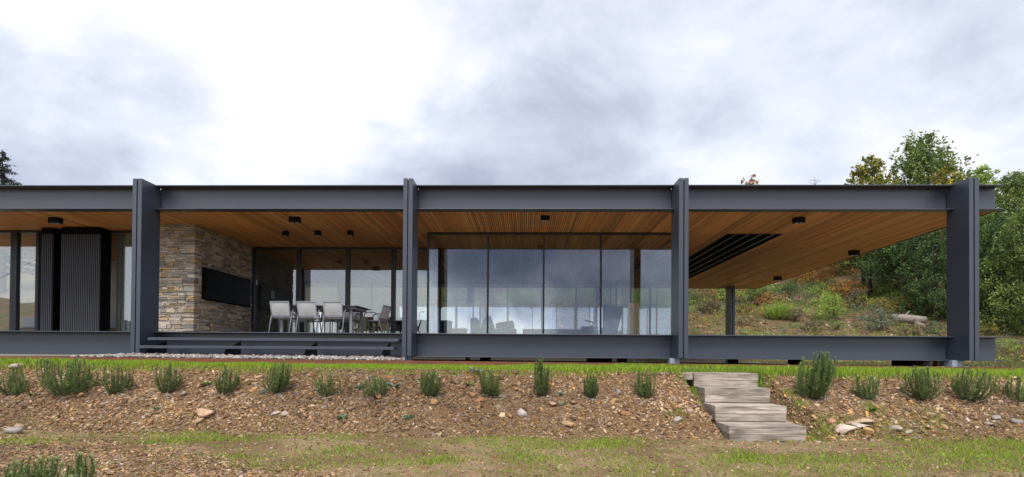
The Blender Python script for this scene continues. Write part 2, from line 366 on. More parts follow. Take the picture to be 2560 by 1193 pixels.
xs = np.concatenate([[-3500, -1500, -700, -300, -150, -80, -50, -35, -26, -20, -17], np.arange(-14, 15.01, 0.07), [16, 18, 21, 24, 28, 32, 37, 43, 50, 65, 90, 150, 300, 700, 1500, 3500]])
ys = np.concatenate([[-3500, -1500, -700, -300, -120, -50, -20, -8, -2, 1.5, 3], np.arange(3.6, 10.5, 0.055), [10.55, 10.6, 10.62, 10.64, 10.66, 10.7, 11, 12, 14, 17, 20, 23, 25], np.arange(26, 62, 0.6), [66, 75, 96, 130, 250, 700, 2000]])
gx, gy = np.meshgrid(xs, ys); gz = H(gx, gy)
nx, ny = len(xs), len(ys)
ii = np.arange(nx * ny).reshape(ny, nx)
quads = np.stack([ii[:-1, :-1], ii[:-1, 1:], ii[1:, 1:], ii[1:, :-1]], -1).reshape(-1, 4)
def ground_mat():
    m, t, b = new_mat('soil_ground'); b.inputs['Roughness'].default_value = 0.95; b.inputs['Specular IOR Level'].default_value = 0.15
    g = t.nodes.new('ShaderNodeNewGeometry'); sp = t.nodes.new('ShaderNodeSeparateXYZ'); t.links.new(g.outputs['Position'], sp.inputs[0])
    def noise(s, det=6, rough=0.6):
        n = t.nodes.new('ShaderNodeTexNoise'); n.inputs['Scale'].default_value = s; n.inputs['Detail'].default_value = det; n.inputs['Roughness'].default_value = rough
        t.links.new(g.outputs['Position'], n.inputs[0]); return n.outputs['Fac']
    def ramp(f, stops):
        r = t.nodes.new('ShaderNodeValToRGB'); e = r.color_ramp.elements
        e[0].position, e[0].color = stops[0][0], (*stops[0][1], 1); e[1].position, e[1].color = stops[-1][0], (*stops[-1][1], 1)
        for p, c in stops[1:-1]: x = e.new(p); x.color = (*c, 1)
        t.links.new(f, r.inputs[0]); return r.outputs[0]
    def mr(f, a, b_, c, d):
        n = t.nodes.new('ShaderNodeMapRange'); n.interpolation_type = 'SMOOTHSTEP'; t.links.new(f, n.inputs[0])
        for i, v in ((1, a), (2, b_), (3, c), (4, d)): n.inputs[i].default_value = v
        return n.outputs[0]
    def mix(f, a, b_):
        n = t.nodes.new('ShaderNodeMix'); n.data_type = 'RGBA'; t.links.new(f, n.inputs[0])
        for i, v in ((6, a), (7, b_)):
            if isinstance(v, tuple): n.inputs[i].default_value = (*v, 1)
            else: t.links.new(v, n.inputs[i])
        return n.outputs[2]
    def mul(a, b_):
        n = t.nodes.new('ShaderNodeMath'); n.operation = 'MULTIPLY'; t.links.new(a, n.inputs[0])
        if isinstance(b_, float): n.inputs[1].default_value = b_
        else: t.links.new(b_, n.inputs[1])
        return n.outputs[0]
    fine = noise(55, 5, 0.75); mid = noise(6, 6); big = noise(0.8, 4)
    soil = ramp(fine, [(0.30, (0.15, 0.098, 0.055)), (0.5, (0.31, 0.21, 0.125)), (0.68, (0.48, 0.36, 0.235))])
    clay = ramp(fine, [(0.3, (0.072, 0.045, 0.025)), (0.52, (0.19, 0.118, 0.064)), (0.72, (0.34, 0.235, 0.14))])
    path = mix(mr(big, 0.4, 0.6, 0, 1), soil, clay)
    slope = mr(sp.outputs[1], 7.75, 8.1, 0, 1)
    c = mix(slope, path, clay)
    moss = ramp(fine, [(0.3, (0.10, 0.115, 0.03)), (0.7, (0.27, 0.26, 0.075))])
    mm = mul(mr(mid, 0.47, 0.62, 0, 0.75), mr(sp.outputs[1], 8.3, 7.7, 0.0, 1))
    c = mix(mm, c, moss)
    lawn = ramp(fine, [(0.3, (0.045, 0.075, 0.012)), (0.7, (0.13, 0.19, 0.03))])
    c = mix(mul(mr(sp.outputs[1], 9.40, 9.5, 0, 1), mr(sp.outputs[1], 10.7, 10.6, 0, 1)), c, lawn)
    grav = ramp(fine, [(0.3, (0.10, 0.09, 0.08)), (0.7, (0.30, 0.28, 0.25))])
    c = mix(mul(mr(sp.outputs[1], 10.6, 10.7, 0, 1), mr(sp.outputs[1], 27, 25, 0, 1)), c, grav)
    litter = ramp(noise(16, 6, 0.7), [(0.3, (0.045, 0.03, 0.016)), (0.5, (0.14, 0.09, 0.05)), (0.7, (0.28, 0.19, 0.115))])
    hillc = mix(mr(noise(0.9, 5), 0.44, 0.6, 0, 0.85), litter, ramp(mid, [(0.3, (0.04, 0.05, 0.018)), (0.7, (0.13, 0.14, 0.045))]))
    c = mix(mr(sp.outputs[1], 25, 27, 0, 1), c, hillc)
    yard = mul(mr(sp.outputs[0], 11.3, 12.0, 0, 1), mul(mr(sp.outputs[1], 10.7, 11.2, 0, 1), mr(sp.outputs[1], 31, 29, 0, 1)))
    yc = mix(mr(noise(1.6, 5), 0.42, 0.58, 0, 1), litter, ramp(fine, [(0.3, (0.09, 0.11, 0.03)), (0.7, (0.22, 0.24, 0.08))]))
    c = mix(yard, c, yc)
    t.links.new(c, b.inputs['Base Color'])
    bp = t.nodes.new('ShaderNodeBump'); bp.inputs['Strength'].default_value = 0.8; bp.inputs['Distance'].default_value = 0.03
    t.links.new(fine, bp.inputs['Height']); t.links.new(bp.outputs[0], b.inputs['Normal'])
    return m
tag(arr_mesh('ground', np.stack([gx, gy, gz], -1).reshape(-1, 3), quads, ground_mat(), smooth=True), kind='structure')

# hills behind the camera, seen only as reflections in the left windows
hx = np.linspace(-900, 300, 90); hy = np.linspace(-620, -300, 24)
HX, HY = np.meshgrid(hx, hy)
env = np.clip(1 - np.abs(HY + 440) / 150, 0, 1) ** 0.7
ridge = -20 + 15 * sst(-340, -430, HX) + 53 * sst(-230, -350, HX) + 5 * np.sin(HX * 0.021) + 2 * np.sin(HX * 0.11) + 1.2 * np.sin(HX * 0.31)
HZ = -72 + (ridge + 72) * env
jj = np.arange(HX.size).reshape(HX.shape)
hq = np.stack([jj[:-1, :-1], jj[:-1, 1:], jj[1:, 1:], jj[1:, :-1]], -1).reshape(-1, 4)
M['hill'] = mat('distant_hill', (0.03, 0.042, 0.05), 0.95, vary=0.4, vscale=(0.03, 0.03, 0.03))
tag(arr_mesh('hills', np.stack([HX, HY, HZ], -1).reshape(-1, 3), hq, 'hill', smooth=True), kind='structure')

# ------------------------------------------------------------------ house
house = thing('house', (0, 18, -0.15), 'long single storey steel framed house with cedar slatted soffit and glass walls', 'house')
CX_ = [-15.02, -8.82, -2.63, 3.52, 9.82]
X0, X1 = -17.2, 10.82
D = 11.4
def column(cx, yf, front=True):
    b = MB(); s = 1 if front else -1
    y0, y1 = (yf, yf + 0.6) if front else (yf - 0.6, yf)
    b.box(cx - 0.106, cx - 0.013, y0, y1, 0.0, 4.0); b.box(cx + 0.013, cx + 0.106, y0, y1, 0.0, 4.0)
    c = b.build('column', 'steel', house, bevel=0.004)
    MB().box(cx - 0.013, cx + 0.013, y0 + 0.05, y1 - 0.05, 0.02, 3.96).build('spacer_plate', 'dark_steel', c)
    MB().box(cx - 0.20, cx + 0.02, y0 + 0.33, y0 + 0.56, -0.3, -0.002).build('footing', 'galv', c, bevel=0.004)
for cx in CX_: column(cx, D); column(cx, 24.95, False)
def ibeam(name, xa, xb, yw, z0, z1, fl=0.21, side=-1, tw=0.02, tf=0.022):
    b = MB(); ya = yw + side * fl if side < 0 else yw; yb = yw + tw if side < 0 else yw + tw + fl
    b.box(xa, xb, yw, yw + tw, z0 + tf, z1 - tf); b.box(xa, xb, ya, yb, z1 - tf, z1); b.box(xa, xb, ya, yb, z0, z0 + tf)
    return b.build(name, 'steel', house, bevel=0.003)
edges = [X0] + [c for c in CX_] + [X1]
for i in range(len(edges) - 1):
    xa = edges[i] + (0.108 if i else 0); xb = edges[i + 1] - (0.108 if i + 1 < len(edges) - 1 else 0)
    ibeam('roof_beam', xa, xb, 12.01, 3.42, 3.985)
    ibeam('floor_beam', xa, xb, 12.01, -0.015, 0.538)
    ibeam('roof_beam', xa, xb, 24.33, 3.42, 3.985, side=1)
    ibeam('floor_beam', xa, xb, 24.33, -0.015, 0.538, side=1)
for x in (X0, X1 - 0.02):
    MB().box(x, x + 0.02, 12.035, 24.325, 3.44, 3.96).build('end_beam', 'steel', house)
    MB().box(x, x + 0.02, 12.035, 24.325, 0.02, 0.51).build('end_beam', 'steel', house)
MB().box(X0 + 0.03, X1 - 0.025, 12.04, 24.32, 3.56, 3.95).build('roof', 'roof', house)
MB().box(X0 + 0.03, X1 - 0.03, 12.04, 24.32, 0.30, 0.534).build('floor_deck', 'deck', house)
jo = MB()
for x in np.arange(-16.5, 11, 1.55): jo.box(x - 0.05, x + 0.05, 12.05, 24.3, 0.02, 0.295)
jo.build('floor_joist', 'dark_steel', house)
# soffit
SK = (5.57, 7.05, 14.15, 22.0)
RX0, RX1 = X0 + 0.03, 10.76      # the soffit runs out to a slightly splayed right edge
SPL = lambda y: 10.76 + (y - 12.0) * 0.042
bk = MB()
for (a, b_, c, d) in ((RX0, SK[0] - 0.02, 12.04, 25.1), (SK[1] + 0.02, RX1, 12.04, 25.1), (SK[0] - 0.02, SK[1] + 0.02, 12.04, SK[2] - 0.02), (SK[0] - 0.02, SK[1] + 0.02, SK[3] + 0.02, 25.1)):
    bk.box(a, b_, c, d, 3.447, 3.50)
bk.hexa([(RX1 + .001, 12.04, 3.447), (SPL(12.04) + .003, 12.04, 3.447), (SPL(25.1), 25.1, 3.447), (RX1 + .001, 25.1, 3.447), (RX1 + .001, 12.04, 3.50), (SPL(12.04) + .003, 12.04, 3.50), (SPL(25.1), 25.1, 3.50), (RX1 + .001, 25.1, 3.50)])
soffit = bk.build('soffit', 'backing', house)
sl_ = MB(); pitch = 0.0515; x = RX0 + 0.01; k = 0
base_c = np.array([0.66, 0.295, 0.10])
run = 0
while x + 0.04 < SPL(25.0):
    if run <= 0: run = rng.integers(2, 9); g0 = rng.normal(0, 0.10); hu = rng.normal(0, 0.07)
    run -= 1
    segs = [(max(11.82, 12.0 + (x + 0.04 - 10.76) / 0.042), 25.1)] if not (x + 0.04 > SK[0] - 0.02 and x < SK[1] + 0.02) else [(11.82, SK[2] - 0.02), (SK[3] + 0.02, 25.1)]
    for (a, b_) in segs:
        cuts = [a]; 
        while cuts[-1] < b_ - 2.2: cuts.append(min(b_, cuts[-1] + rng.uniform(2.2, 4.5)))
        if b_ - cuts[-1] > 0.01: cuts.append(b_)
        for i in range(len(cuts) - 1):
            br = max(0.35, 1 + g0 + rng.normal(0, 0.16)); c = base_c * br; c[1] *= 1 + hu * 0.6 + rng.normal(0, 0.04); c[2] *= 1 + hu
            sl_.col(tuple(np.clip(c, 0.01, 0.8))).box(x, x + 0.038, cuts[i] + 0.0015, cuts[i + 1] - 0.0015, 3.424, 3.446)
    x += pitch
sl_.build('slat_lining', 'soffit', soffit)
MB().box(RX0, SPL(25.1), 25.102, 25.12, 3.40, 3.52).hexa([(SPL(12.06) + .005, 12.06, 3.415), (SPL(12.06) + .02, 12.06, 3.415), (SPL(25.1) + .02, 25.1, 3.415), (SPL(25.1) + .005, 25.1, 3.415), (SPL(12.06) + .005, 12.06, 3.505), (SPL(12.06) + .02, 12.06, 3.505), (SPL(25.1) + .02, 25.1, 3.505), (SPL(25.1) + .005, 25.1, 3.505)]).build('soffit_edge', 'dark_steel', house)
rc = MB(); a, b_, c, d = SK
rc.box(a - 0.018, a - 0.001, c, d, 3.41, 3.552); rc.box(b_ + 0.001, b_ + 0.018, c, d, 3.41, 3.552)
rc.box(a - 0.018, b_ + 0.018, c - 0.018, c - 0.002, 3.41, 3.552); rc.box(a - 0.018, b_ + 0.018, d + 0.002, d + 0.018, 3.41, 3.552)
rc.box(a, b_, c, d, 3.553, 3.558)
sky_l = rc.build('ceiling_recess', 'dark_steel', house)
for i in range(4):
    xx = a + (i + 0.62) * (b_ - a) / 4.4
    MB().box(xx, xx + 0.07, c + 0.01, d - 0.01, 3.415, 3.545).build('fin', 'dark_steel', sky_l)

# stone wall
SW = (-9.62, -8.63, 13.16, 16.0)
core = MB().box(SW[0], SW[1] - 0.02, SW[2] + 0.02, SW[3], 0.535, 3.42)
stone_wall = core.build('stone_wall', 'mortar', house)
st = MB(); z = 0.54
pal = [(0.46, 0.43, 0.40), (0.40, 0.38, 0.37), (0.52, 0.47, 0.40), (0.46, 0.37, 0.26), (0.50, 0.36, 0.20), (0.36, 0.36, 0.37), (0.55, 0.52, 0.48), (0.30, 0.25, 0.21), (0.44, 0.41, 0.37)]
def scol(): 
    c = np.array(pal[rng.choice(len(pal), p=[.18, .15, .14, .1, .06, .12, .11, .05, .09])]) * rng.uniform(0.55, 1.12) * np.array([1.05, .98, .88]); return tuple(c)
def rough_box(x0, x1, y0, y1, z0, z1, j=0.008):
    q = [(x0, y0, z0), (x1, y0, z0), (x1, y1, z0), (x0, y1, z0), (x0, y0, z1), (x1, y0, z1), (x1, y1, z1), (x0, y1, z1)]
    st.col(scol()).hexa([tuple(np.array(p) + rng.uniform(-j, j, 3)) for p in q])
while z < 3.40:
    h = rng.choice([0.04, 0.05, 0.06, 0.078, 0.105], p=[.2, .27, .26, .17, .1]); h = min(h, 3.42 - z)
    if h < 0.03: break
    cl_ = rng.uniform(0.1, 0.34) ; cw = rng.uniform(0.1, 0.34)
    rough_box(SW[1] - cw, SW[1] + rng.uniform(-0.006, 0.012), SW[2] - rng.uniform(-0.006, 0.012), SW[2] + cl_, z + 0.005, z + h - 0.005)
    def run_(t0, t1, put):
        t = t0
        while t < t1 - 0.03:
            l = min(rng.uniform(0.08, 0.32), t1 - t)
            if t1 - t - l < 0.07: l = t1 - t
            if h > 0.09 and rng.random() < 0.4:
                f = rng.uniform(0.4, 0.6); put(t + 0.005, t + l - 0.005, z + 0.005, z + h * f - 0.004); put(t + 0.005, t + l - 0.005, z + h * f + 0.004, z + h - 0.005)
            else: put(t + 0.005, t + l - 0.005, z + 0.005, z + h - 0.005)
            t += l
    run_(SW[0], SW[1] - cw, lambda a, b, c, d: rough_box(a, b, SW[2] - rng.uniform(-0.01, 0.02), SW[2] + 0.08, c, d))
    run_(SW[2] + cl_, SW[3], lambda a, b, c, d: rough_box(SW[1] - 0.08, SW[1] + rng.uniform(-0.01, 0.02), a, b, c, d))
    z += h
st.build('stone_courses', 'stone', stone_wall)

# glazing: every panel a window with its pane
def window(p0, p1, z0=0.54, z1=3.415, fw=0.05, dp=0.07, head=0.06, pane=True, gm='glass'):
    p0 = Vector((*p0, 0)); p1 = Vector((*p1, 0)); d = (p1 - p0); ln = d.length; d.normalize(); n = Vector((-d.y, d.x, 0))
    b = MB()
    def bx(t0, t1, za, zb, hd, mb):
        a = p0 + d * t0; c = p0 + d * t1
        lo = [a - n * hd, c - n * hd, c + n * hd, a + n * hd]
        mb.hexa([Vector((q.x, q.y, za)) for q in lo] + [Vector((q.x, q.y, zb)) for q in lo])
    g = 0.002
    bx(g, fw / 2, z0, z1, dp / 2, b); bx(ln - fw / 2, ln - g, z0, z1, dp / 2, b)
    bx(fw / 2 + .0005, ln - fw / 2 - .0005, z1 - head, z1, dp / 2 - .001, b); bx(fw / 2 + .0005, ln - fw / 2 - .0005, z0, z0 + 0.03, dp / 2 - .001, b)
    f = b.build('window', 'dark_steel', house)
    if pane:
        pb = MB(); bx(fw / 2, ln - fw / 2, z0 + 0.03, z1 - head, 0.006, pb); pb.build('pane', gm, f)
    return f
def wrow(pts, y=None, x=None, **k):
    for a, b in zip(pts[:-1], pts[1:]):
        if y is not None: window((a, y), (b, y), **k)
        else: window((x, a), (x, b), **k)
YB = 14.03; XL, XR = -2.66, 4.2
wrow([XL, onY(1220, 700, YB)[0], onY(1359, 700, YB)[0], onY(1502, 700, YB)[0], XR], y=YB)
YT = 16.02
wrow([-8.61, onY(747, 700, YT)[0], onY(870, 700, YT)[0], onY(984, 700, YT)[0], XL], y=YT, fw=0.13, dp=0.12)
window((XL, YB + 0.04), (XL, YT + 0.06))
YR = 23.5
wrow([YB + 0.04, 17.2, 20.35, YR - 0.04], x=XR)
wrow(list(np.arange(-2.35 - 1.57 * 9, 4.0, 1.57)) + [XR], y=YR, gm='coated')
YLF = 13.9
wrow([-17, onY(38, 700, YLF)[0], onY(101, 700, YLF)[0]], y=YLF, fw=0.18, dp=0.12)
window((onY(101, 700, YLF)[0], YLF), (onY(258, 700, YLF)[0], YLF))
window((onY(258, 700, YLF)[0], YLF), (SW[0] - 0.002, YLF))
# shutters
def shutter(px0, px1, yf, depth, zt):
    xa = onY(px0, 700, yf)[0]; xb = onY(px1, 700, yf)[0]
    b = MB(); b.box(xa, xb, yf + 0.062, yf + depth, 0.545, 3.40); b.box(xa, xb, yf - 0.012, yf + 0.03, zt, 3.40)
    s = b.build('shutter', 'screen', house)
    q = MB(); x = xa
    while x + 0.026 <= xb + 0.001: q.box(x, x + 0.026, yf, yf + 0.06, 0.55, zt - 0.002); x += 0.0505
    q.build('slat_panel', 'slat', s)
shutter(103, 129, 13.52, 0.33, 3.24); shutter(152, 247, 13.45, 0.40, 3.22)
M['darkfloor'] = mat('bounce_dimming_boards', (0.045, 0.038, 0.033), 0.45, vary=0.2, vscale=(1, 9, 1))  # unseen dark floor, added to cut light bounced onto the indoor ceiling
fl = MB().box(XL + .05, XR - .05, YB + .05, YR - .05, .5345, .5385).box(-8.55, XL + .049, YT + .08, YR - .05, .5345, .5385).box(-17, -9.7, YLF + .08, YR - .05, .5345, .5385)
fl.build('bounce_dimming_floor', 'darkfloor', house)
# interior partitions
M['slate'] = mat('dark_wall', (0.10, 0.10, 0.088), 0.85, vary=0.45, vscale=(3, 3, 14))
MB().box(-8.95, -8.80, YT + 0.1, 20.2, 0.54, 3.42).build('interior_wall', 'slate', house)
MB().box(-16.9, -11.9, 18.4, 18.52, 0.54, 3.42).build('interior_wall', 'plaster', house)
cu = MB(); x = -11.55
while x < -9.7: cu.box(x, x + 0.07, 14.2 + 0.03 * math.sin(x * 40), 14.23 + 0.03 * math.sin(x * 40), 0.56, 3.40); x += 0.072
cu.build('curtain', 'curtain', house)
# door handle on the terrace jamb
MB().tube([onY(642, 700, YT - 0.12), onY(642, 713, YT - 0.12)], 0.014, 8).build('door_handle', 'white', house)
# piers under the floor
for px0, px1, y in ((1470, 1530, 15.5), (1548, 1568, 15.0), (1832, 1846, 14.5), (2252, 2298, 14.0), (1985, 2008, 15.0), (2343, 2366, 14.2), (640, 700, 14.5), (1200, 1225, 16)):
    a = onY(px0, 905, y)[0]; b_ = onY(px1, 905, y)[0]
    MB().box(a, b_, y, y + 0.35, -0.4, -0.0).build('pier', 'black', house)

# steel steps to the terrace
steps = thing('terrace_steps', (-5.66, 11.2, 0.0), 'pair of long floating charcoal steel treads below the dining terrace', 'steps')
for xa, xb, ya, yb, zt in ((-8.50, -2.80, 11.36, 11.735, 0.385), (-8.48, -2.815, 10.98, 11.352, 0.197)):
    MB().box(xa, xb, ya, yb, zt - 0.062, zt).build('tread', 'steel', steps, bevel=0.004)
for px in (395, 585, 780, 968):
    x = onY(px, 860, 11.5)[0]
    b = MB()
    b.hexa([(x - .006, 11.05, .0), (x + .006, 11.05, .0), (x + .006, 11.78, .0), (x - .006, 11.78, .0), (x - .006, 11.2, .13), (x + .006, 11.2, .13), (x + .006, 11.78, .32), (x - .006, 11.78, .32)])
    b.build('bracket', 'dark_steel', steps)

# television on the stone wall
tv_y0 = -SW[1] * 1280
def on_x(px, py, X):
    r = ray(px, py); return r * X / r[0]
p = on_x(513, 668, SW[1] + 0.12); q = on_x(626, 768, SW[1] + 0.12)
tv = thing('outdoor_television', (SW[1] + 0.1, (p[1] + q[1]) / 2, q[2]), 'wide black covered television mounted on the stone wall', 'television')
zt = p[2]; zb = on_x(513, 748, SW[1] + .12)[2]
MB().box(SW[1] + 0.03, SW[1] + 0.12, p[1], q[1], zb, zt).build('cover', 'screen', tv, bevel=0.006)
MB().box(SW[1] + 0.121, SW[1] + 0.126, p[1] + 0.03, q[1] - 0.02, zb + 0.03, zt - 0.03).build('screen', 'black', tv)

# ceiling spotlights
def spot(px, py, w_, label, two=True):
    P = onZ(px, py, 3.36); P[2] = 3.424
    t = thing('ceiling_spotlight', tuple(P), label, 'ceiling light', 'spotlights on the timber soffit')
    h = 0.13 * (w_ / 0.25) if two else 0.13; hw = w_ / 2; hd = 0.07 if two else hw
    hs = MB().box(P[0] - hw, P[0] + hw, P[1] - hd, P[1] + hd, 3.424 - h, 3.4235).build('housing', 'black', t, bevel=0.004)
    for s in ((-1, 1) if two else (0,)):
        c = P[0] + s * hw * 0.48
        MB().tube([(c, P[1], 3.424 - h - 0.001), (c, P[1], 3.424 - h - 0.012)], min(0.045, hw * 0.7), 14).build('lens', 'lampglass', hs)
spot(139, 551, 0.27, 'black twin ceiling spotlight above the slatted shutters')
spot(737, 550, 0.25, 'black twin ceiling spotlight above the outdoor dining terrace')
spot(1363, 547, 0.22, 'black twin ceiling spotlight in front of the glass living room')
spot(1997, 551, 0.25, 'black twin ceiling spotlight in front of the dark ceiling recess')
spot(2135, 632, 0.28, 'black twin ceiling spotlight by the sloping soffit edge, nearer of the two')
spot(1944, 696, 0.28, 'small far black twin spotlight near the rear corner of the soffit')
spot(714, 584, 0.135, 'small cube spotlight nearest the stone wall over the table', False)
spot(795, 583, 0.135, 'small cube spotlight in the middle of three over the table', False)
spot(876, 583, 0.135, 'small cube spotlight farthest from the stone wall over the table', False)

# ------------------------------------------------------------------ terrace furniture
def make_chair(label):
    t = thing('dining_chair', (0, 0, 0), label, 'chair', 'aluminium dining chairs round the terrace table')
    W = 0.235
    for s in (-1, 1):
        x = s * (W + 0.02)
        MB().tube([(x, -0.27, 0), (x, -0.12, 0.50), (x, -0.09, 0.59), (x, -0.02, 0.625), (x, 0.20, 0.63), (x, 0.26, 0.60), (x, 0.28, 0.54), (x, 0.30, 0)], 0.0165, 8).build('side_frame', 'alu', t, smooth=True)
        MB().tube([(s * W, 0.24, 0.42), (s * W, -0.10, 0.40), (s * W, -0.14, 0.44), (s * W * 0.97, -0.26, 0.81)], 0.015, 8).build('back_post', 'alu', t, smooth=True)
    MB().bar((-W - .02, -0.135, 0.455), (W + .02, -0.135, 0.455), 0.03, 0.03).bar((-W - .02, 0.25, 0.40), (W + .02, 0.25, 0.40), 0.028, 0.028).build('crossbar', 'alu', t)
    MB().tube([(-W * .97, -0.26, 0.805), (W * .97, -0.26, 0.805)], 0.015, 8).build('top_rail', 'alu', t)
    b = MB(); n = 8; P = []
    for i in range(n + 1):
        u = i / n; y = -0.15 - 0.107 * u; zz = 0.475 + 0.32 * u
        P.append([(xx * 0.95, y - 0.02 * (1 - (xx / W) ** 2) * math.sin(u * 3.1), zz) for xx in np.linspace(-W, W, 7)])
    vs = [p for r in P for p in r]; fs = [(i * 7 + j, i * 7 + j + 1, (i + 1) * 7 + j + 1, (i + 1) * 7 + j) for i in range(n) for j in range(6)]
    vs2 = [(p[0], p[1] + 0.006, p[2]) for p in vs]; m_ = len(vs)
    b._add(vs + vs2, fs + [tuple(m_ + k for k in reversed(f)) for f in fs]); b.build('backrest', 'sling', t, smooth=True)
    MB().box(-W * .95, W * .95, -0.11, 0.24, 0.413, 0.425).build('seat', 'sling', t)
    return t
FL = 0.535
ch = make_chair('aluminium sling chair back, nearest the stone wall of the front three')
yb_ = 12.62
def chair_x(px): return onY(px, 760, yb_)[0]
ch.location = (chair_x(698), yb_ + 0.26, FL)
dup(ch, (chair_x(765), yb_ + 0.26, FL), 0, 'aluminium sling chair back in the middle of the front three')
dup(ch, (chair_x(830.5), yb_ + 0.26, FL), 0, 'aluminium sling chair back nearest the table corner of the front three')
TX0, TX1, TY0, TY1 = -6.45, -4.2, 12.83, 14.0
dup(ch, (-3.95, 13.75, FL), rad(80), 'aluminium sling chair at the head of the terrace table')
for i, (x, lab) in enumerate(((-6.2, 'sling chair behind the table, nearest the stone wall'), (-5.5, 'sling chair behind the table, middle of the far side'), (-4.85, 'sling chair behind the table, far side next to the head chair'))):
    dup(ch, (x, 14.15, FL), rad(180), lab)
tb = thing('dining_table', ((TX0 + TX1) / 2, (TY0 + TY1) / 2, FL), 'long dark topped terrace dining table with grey legs', 'table')
MB().box(TX0, TX1, TY0, TY1, FL + 0.722, FL + 0.737).build('tabletop', 'tabletop', tb)
MB().box(TX0 + .12, TX1 - .12, TY0 + .1, TY0 + .13, FL + .66, FL + .72).box(TX0 + .12, TX1 - .12, TY1 - .13, TY1 - .1, FL + .66, FL + .72).box(TX0 + .12, TX0 + .15, TY0 + .131, TY1 - .131, FL + .66, FL + .72).box(TX1 - .15, TX1 - .12, TY0 + .131, TY1 - .131, FL + .66, FL + .72).build('apron', 'alu', tb)
for x in (TX0 + 0.2, TX1 - 0.26):
    for y in (TY0 + 0.135, TY1 - 0.195): MB().box(x, x + 0.06, y, y + 0.06, FL, FL + 0.66).build('leg', 'alu', tb)

# ------------------------------------------------------------------ things inside
P0 = onY(672, 736, 17.6)
cp = thing('intercom_panel', (-8.79, 17.6, 1.95), 'pale upright intercom screen on the wall behind the dark glass', 'intercom')
MB().box(-8.799, -8.775, 17.45, 17.8, 1.9, 2.3).build('casing', 'black', cp)
MB().box(-8.774, -8.77, 17.5, 17.75, 1.96, 2.26).build('display', 'white', cp)
# oak table + chair
ot = thing('oak_table', (-4.3, 18.4, FL), 'oak table indoors behind the terrace glass', 'table')
MB().box(-5.6, -3.1, 17.9, 18.9, FL + 0.70, FL + 0.74).build('tabletop', 'wood', ot)
for x in (-5.5, -3.26):
    for y in (17.98, 18.76): MB().box(x, x + .06, y, y + .06, FL, FL + .699).build('leg', 'wood', ot)
def oak_chair(lab):
    t = thing('oak_chair', (0, 0, 0), lab, 'chair', 'oak chairs indoors')
    for sx in (-1, 1):
        MB().tube([(sx * .21, -.24, 0), (sx * .22, -.22, .45), (sx * .23, -.27, .66)], [.014, .02, .017], 8).build('leg', 'wood', t)
        MB().tube([(sx * .22, .22, 0), (sx * .21, .2, .44)], [.014, .02], 8).build('leg', 'wood', t)
    MB().box(-.23, .23, -.23, .22, .43, .46).build('seat', 'wood', t, bevel=.01)
    b = MB(); pts = [(.25 * math.sin(a), -.12 - .17 * math.cos(a), 0) for a in np.linspace(-1.5, 1.5, 11)]
    for i in range(10):
        (x0, y0, _), (x1, y1, _) = pts[i], pts[i + 1]
        b.hexa([(x0, y0, .64), (x1, y1, .64), (x1 * .9, y1 + .02, .64), (x0 * .9, y0 + .02, .64), (x0, y0, .78), (x1, y1, .78), (x1 * .9, y1 + .02, .78), (x0 * .9, y0 + .02, .78)])
    b.build('backrest', 'wood', t); return t
oc = oak_chair('curved back oak chair indoors beside the window mullion'); oc.location = (-4.35, 17.5, FL)
dup(oc, (-5.15, 17.55, FL), 0.1, 'curved back oak chair indoors behind the terrace head chair')
# kitchen island + tap
ki = thing('kitchen_island', (-3.6, 20.5, FL), 'dark kitchen island seen through the glass', 'kitchen island')
MB().box(-5.2, -3.0, 20.1, 21.2, FL, FL + .86).build('cabinet', 'greyfab', ki); MB().box(-5.24, -2.96, 20.06, 21.24, FL + .861, FL + .9).build('worktop', 'white', ki)
tp = onY(1048, 800, 20.6)
tap = MB().tube([(tp[0], 20.6, FL + .9), (tp[0], 20.6, FL + 1.2), (tp[0] + .05, 20.6, FL + 1.25), (tp[0] + .17, 20.6, FL + 1.28), (tp[0] + .17, 20.6, FL + 1.22)], 0.015, 8).build('kitchen_tap', 'black', origin=(tp[0], 20.6, FL + .9)); tag(tap, 'slim dark kitchen tap on the island behind the glass', 'tap')
# sofas
def cushion(b, x0, x1, y0, y1, z0, z1): b.box(x0, x1, y0, y1, z0, z1)
so1 = thing('sofa', (-0.9, 16.6, FL), 'navy sofa with loose cushions behind the glass', 'sofa')
sx0 = onY(1176, 800, 16.2)[0]; sx1 = onY(1291, 800, 16.2)[0]
MB().box(sx0 + .22, sx1, 16.2, 17.1, FL + .08, FL + .36).build('base', 'navy', so1, bevel=.03)
MB().box(sx0, sx0 + .218, 16.15, 17.1, FL + .05, FL + .70).build('backrest', 'navy', so1, bevel=.04)
MB().hexa([(sx0 + .3, 16.25, FL + .37), (sx0 + .78, 16.25, FL + .37), (sx0 + .78, 16.5, FL + .37), (sx0 + .3, 16.5, FL + .37), (sx0 + .42, 16.3, FL + .68), (sx0 + .62, 16.3, FL + .80), (sx0 + .62, 16.45, FL + .80), (sx0 + .42, 16.45, FL + .68)]).build('cushion', 'navy', so1, bevel=.05)
MB().hexa([(sx0 + .8, 16.22, FL + .37), (sx1 - .05, 16.22, FL + .37), (sx1 - .05, 16.42, FL + .37), (sx0 + .8, 16.42, FL + .37), (sx0 + .8, 16.3, FL + .55), (sx1 - .1, 16.3, FL + .64), (sx1 - .1, 16.42, FL + .64), (sx0 + .8, 16.42, FL + .55)]).build('cushion', 'navy', so1, bevel=.05)
so2 = thing('low_daybed', (1.0, 17.2, FL), 'long low grey daybed behind the glass', 'daybed')
MB().box(-.05, 2.45, 16.9, 17.8, FL + .06, FL + .40).build('base', 'greyfab', so2, bevel=.04)
MB().box(1.9, 2.45, 16.92, 17.3, FL + .401, FL + .50).build('cushion', 'greyfab', so2, bevel=.04)
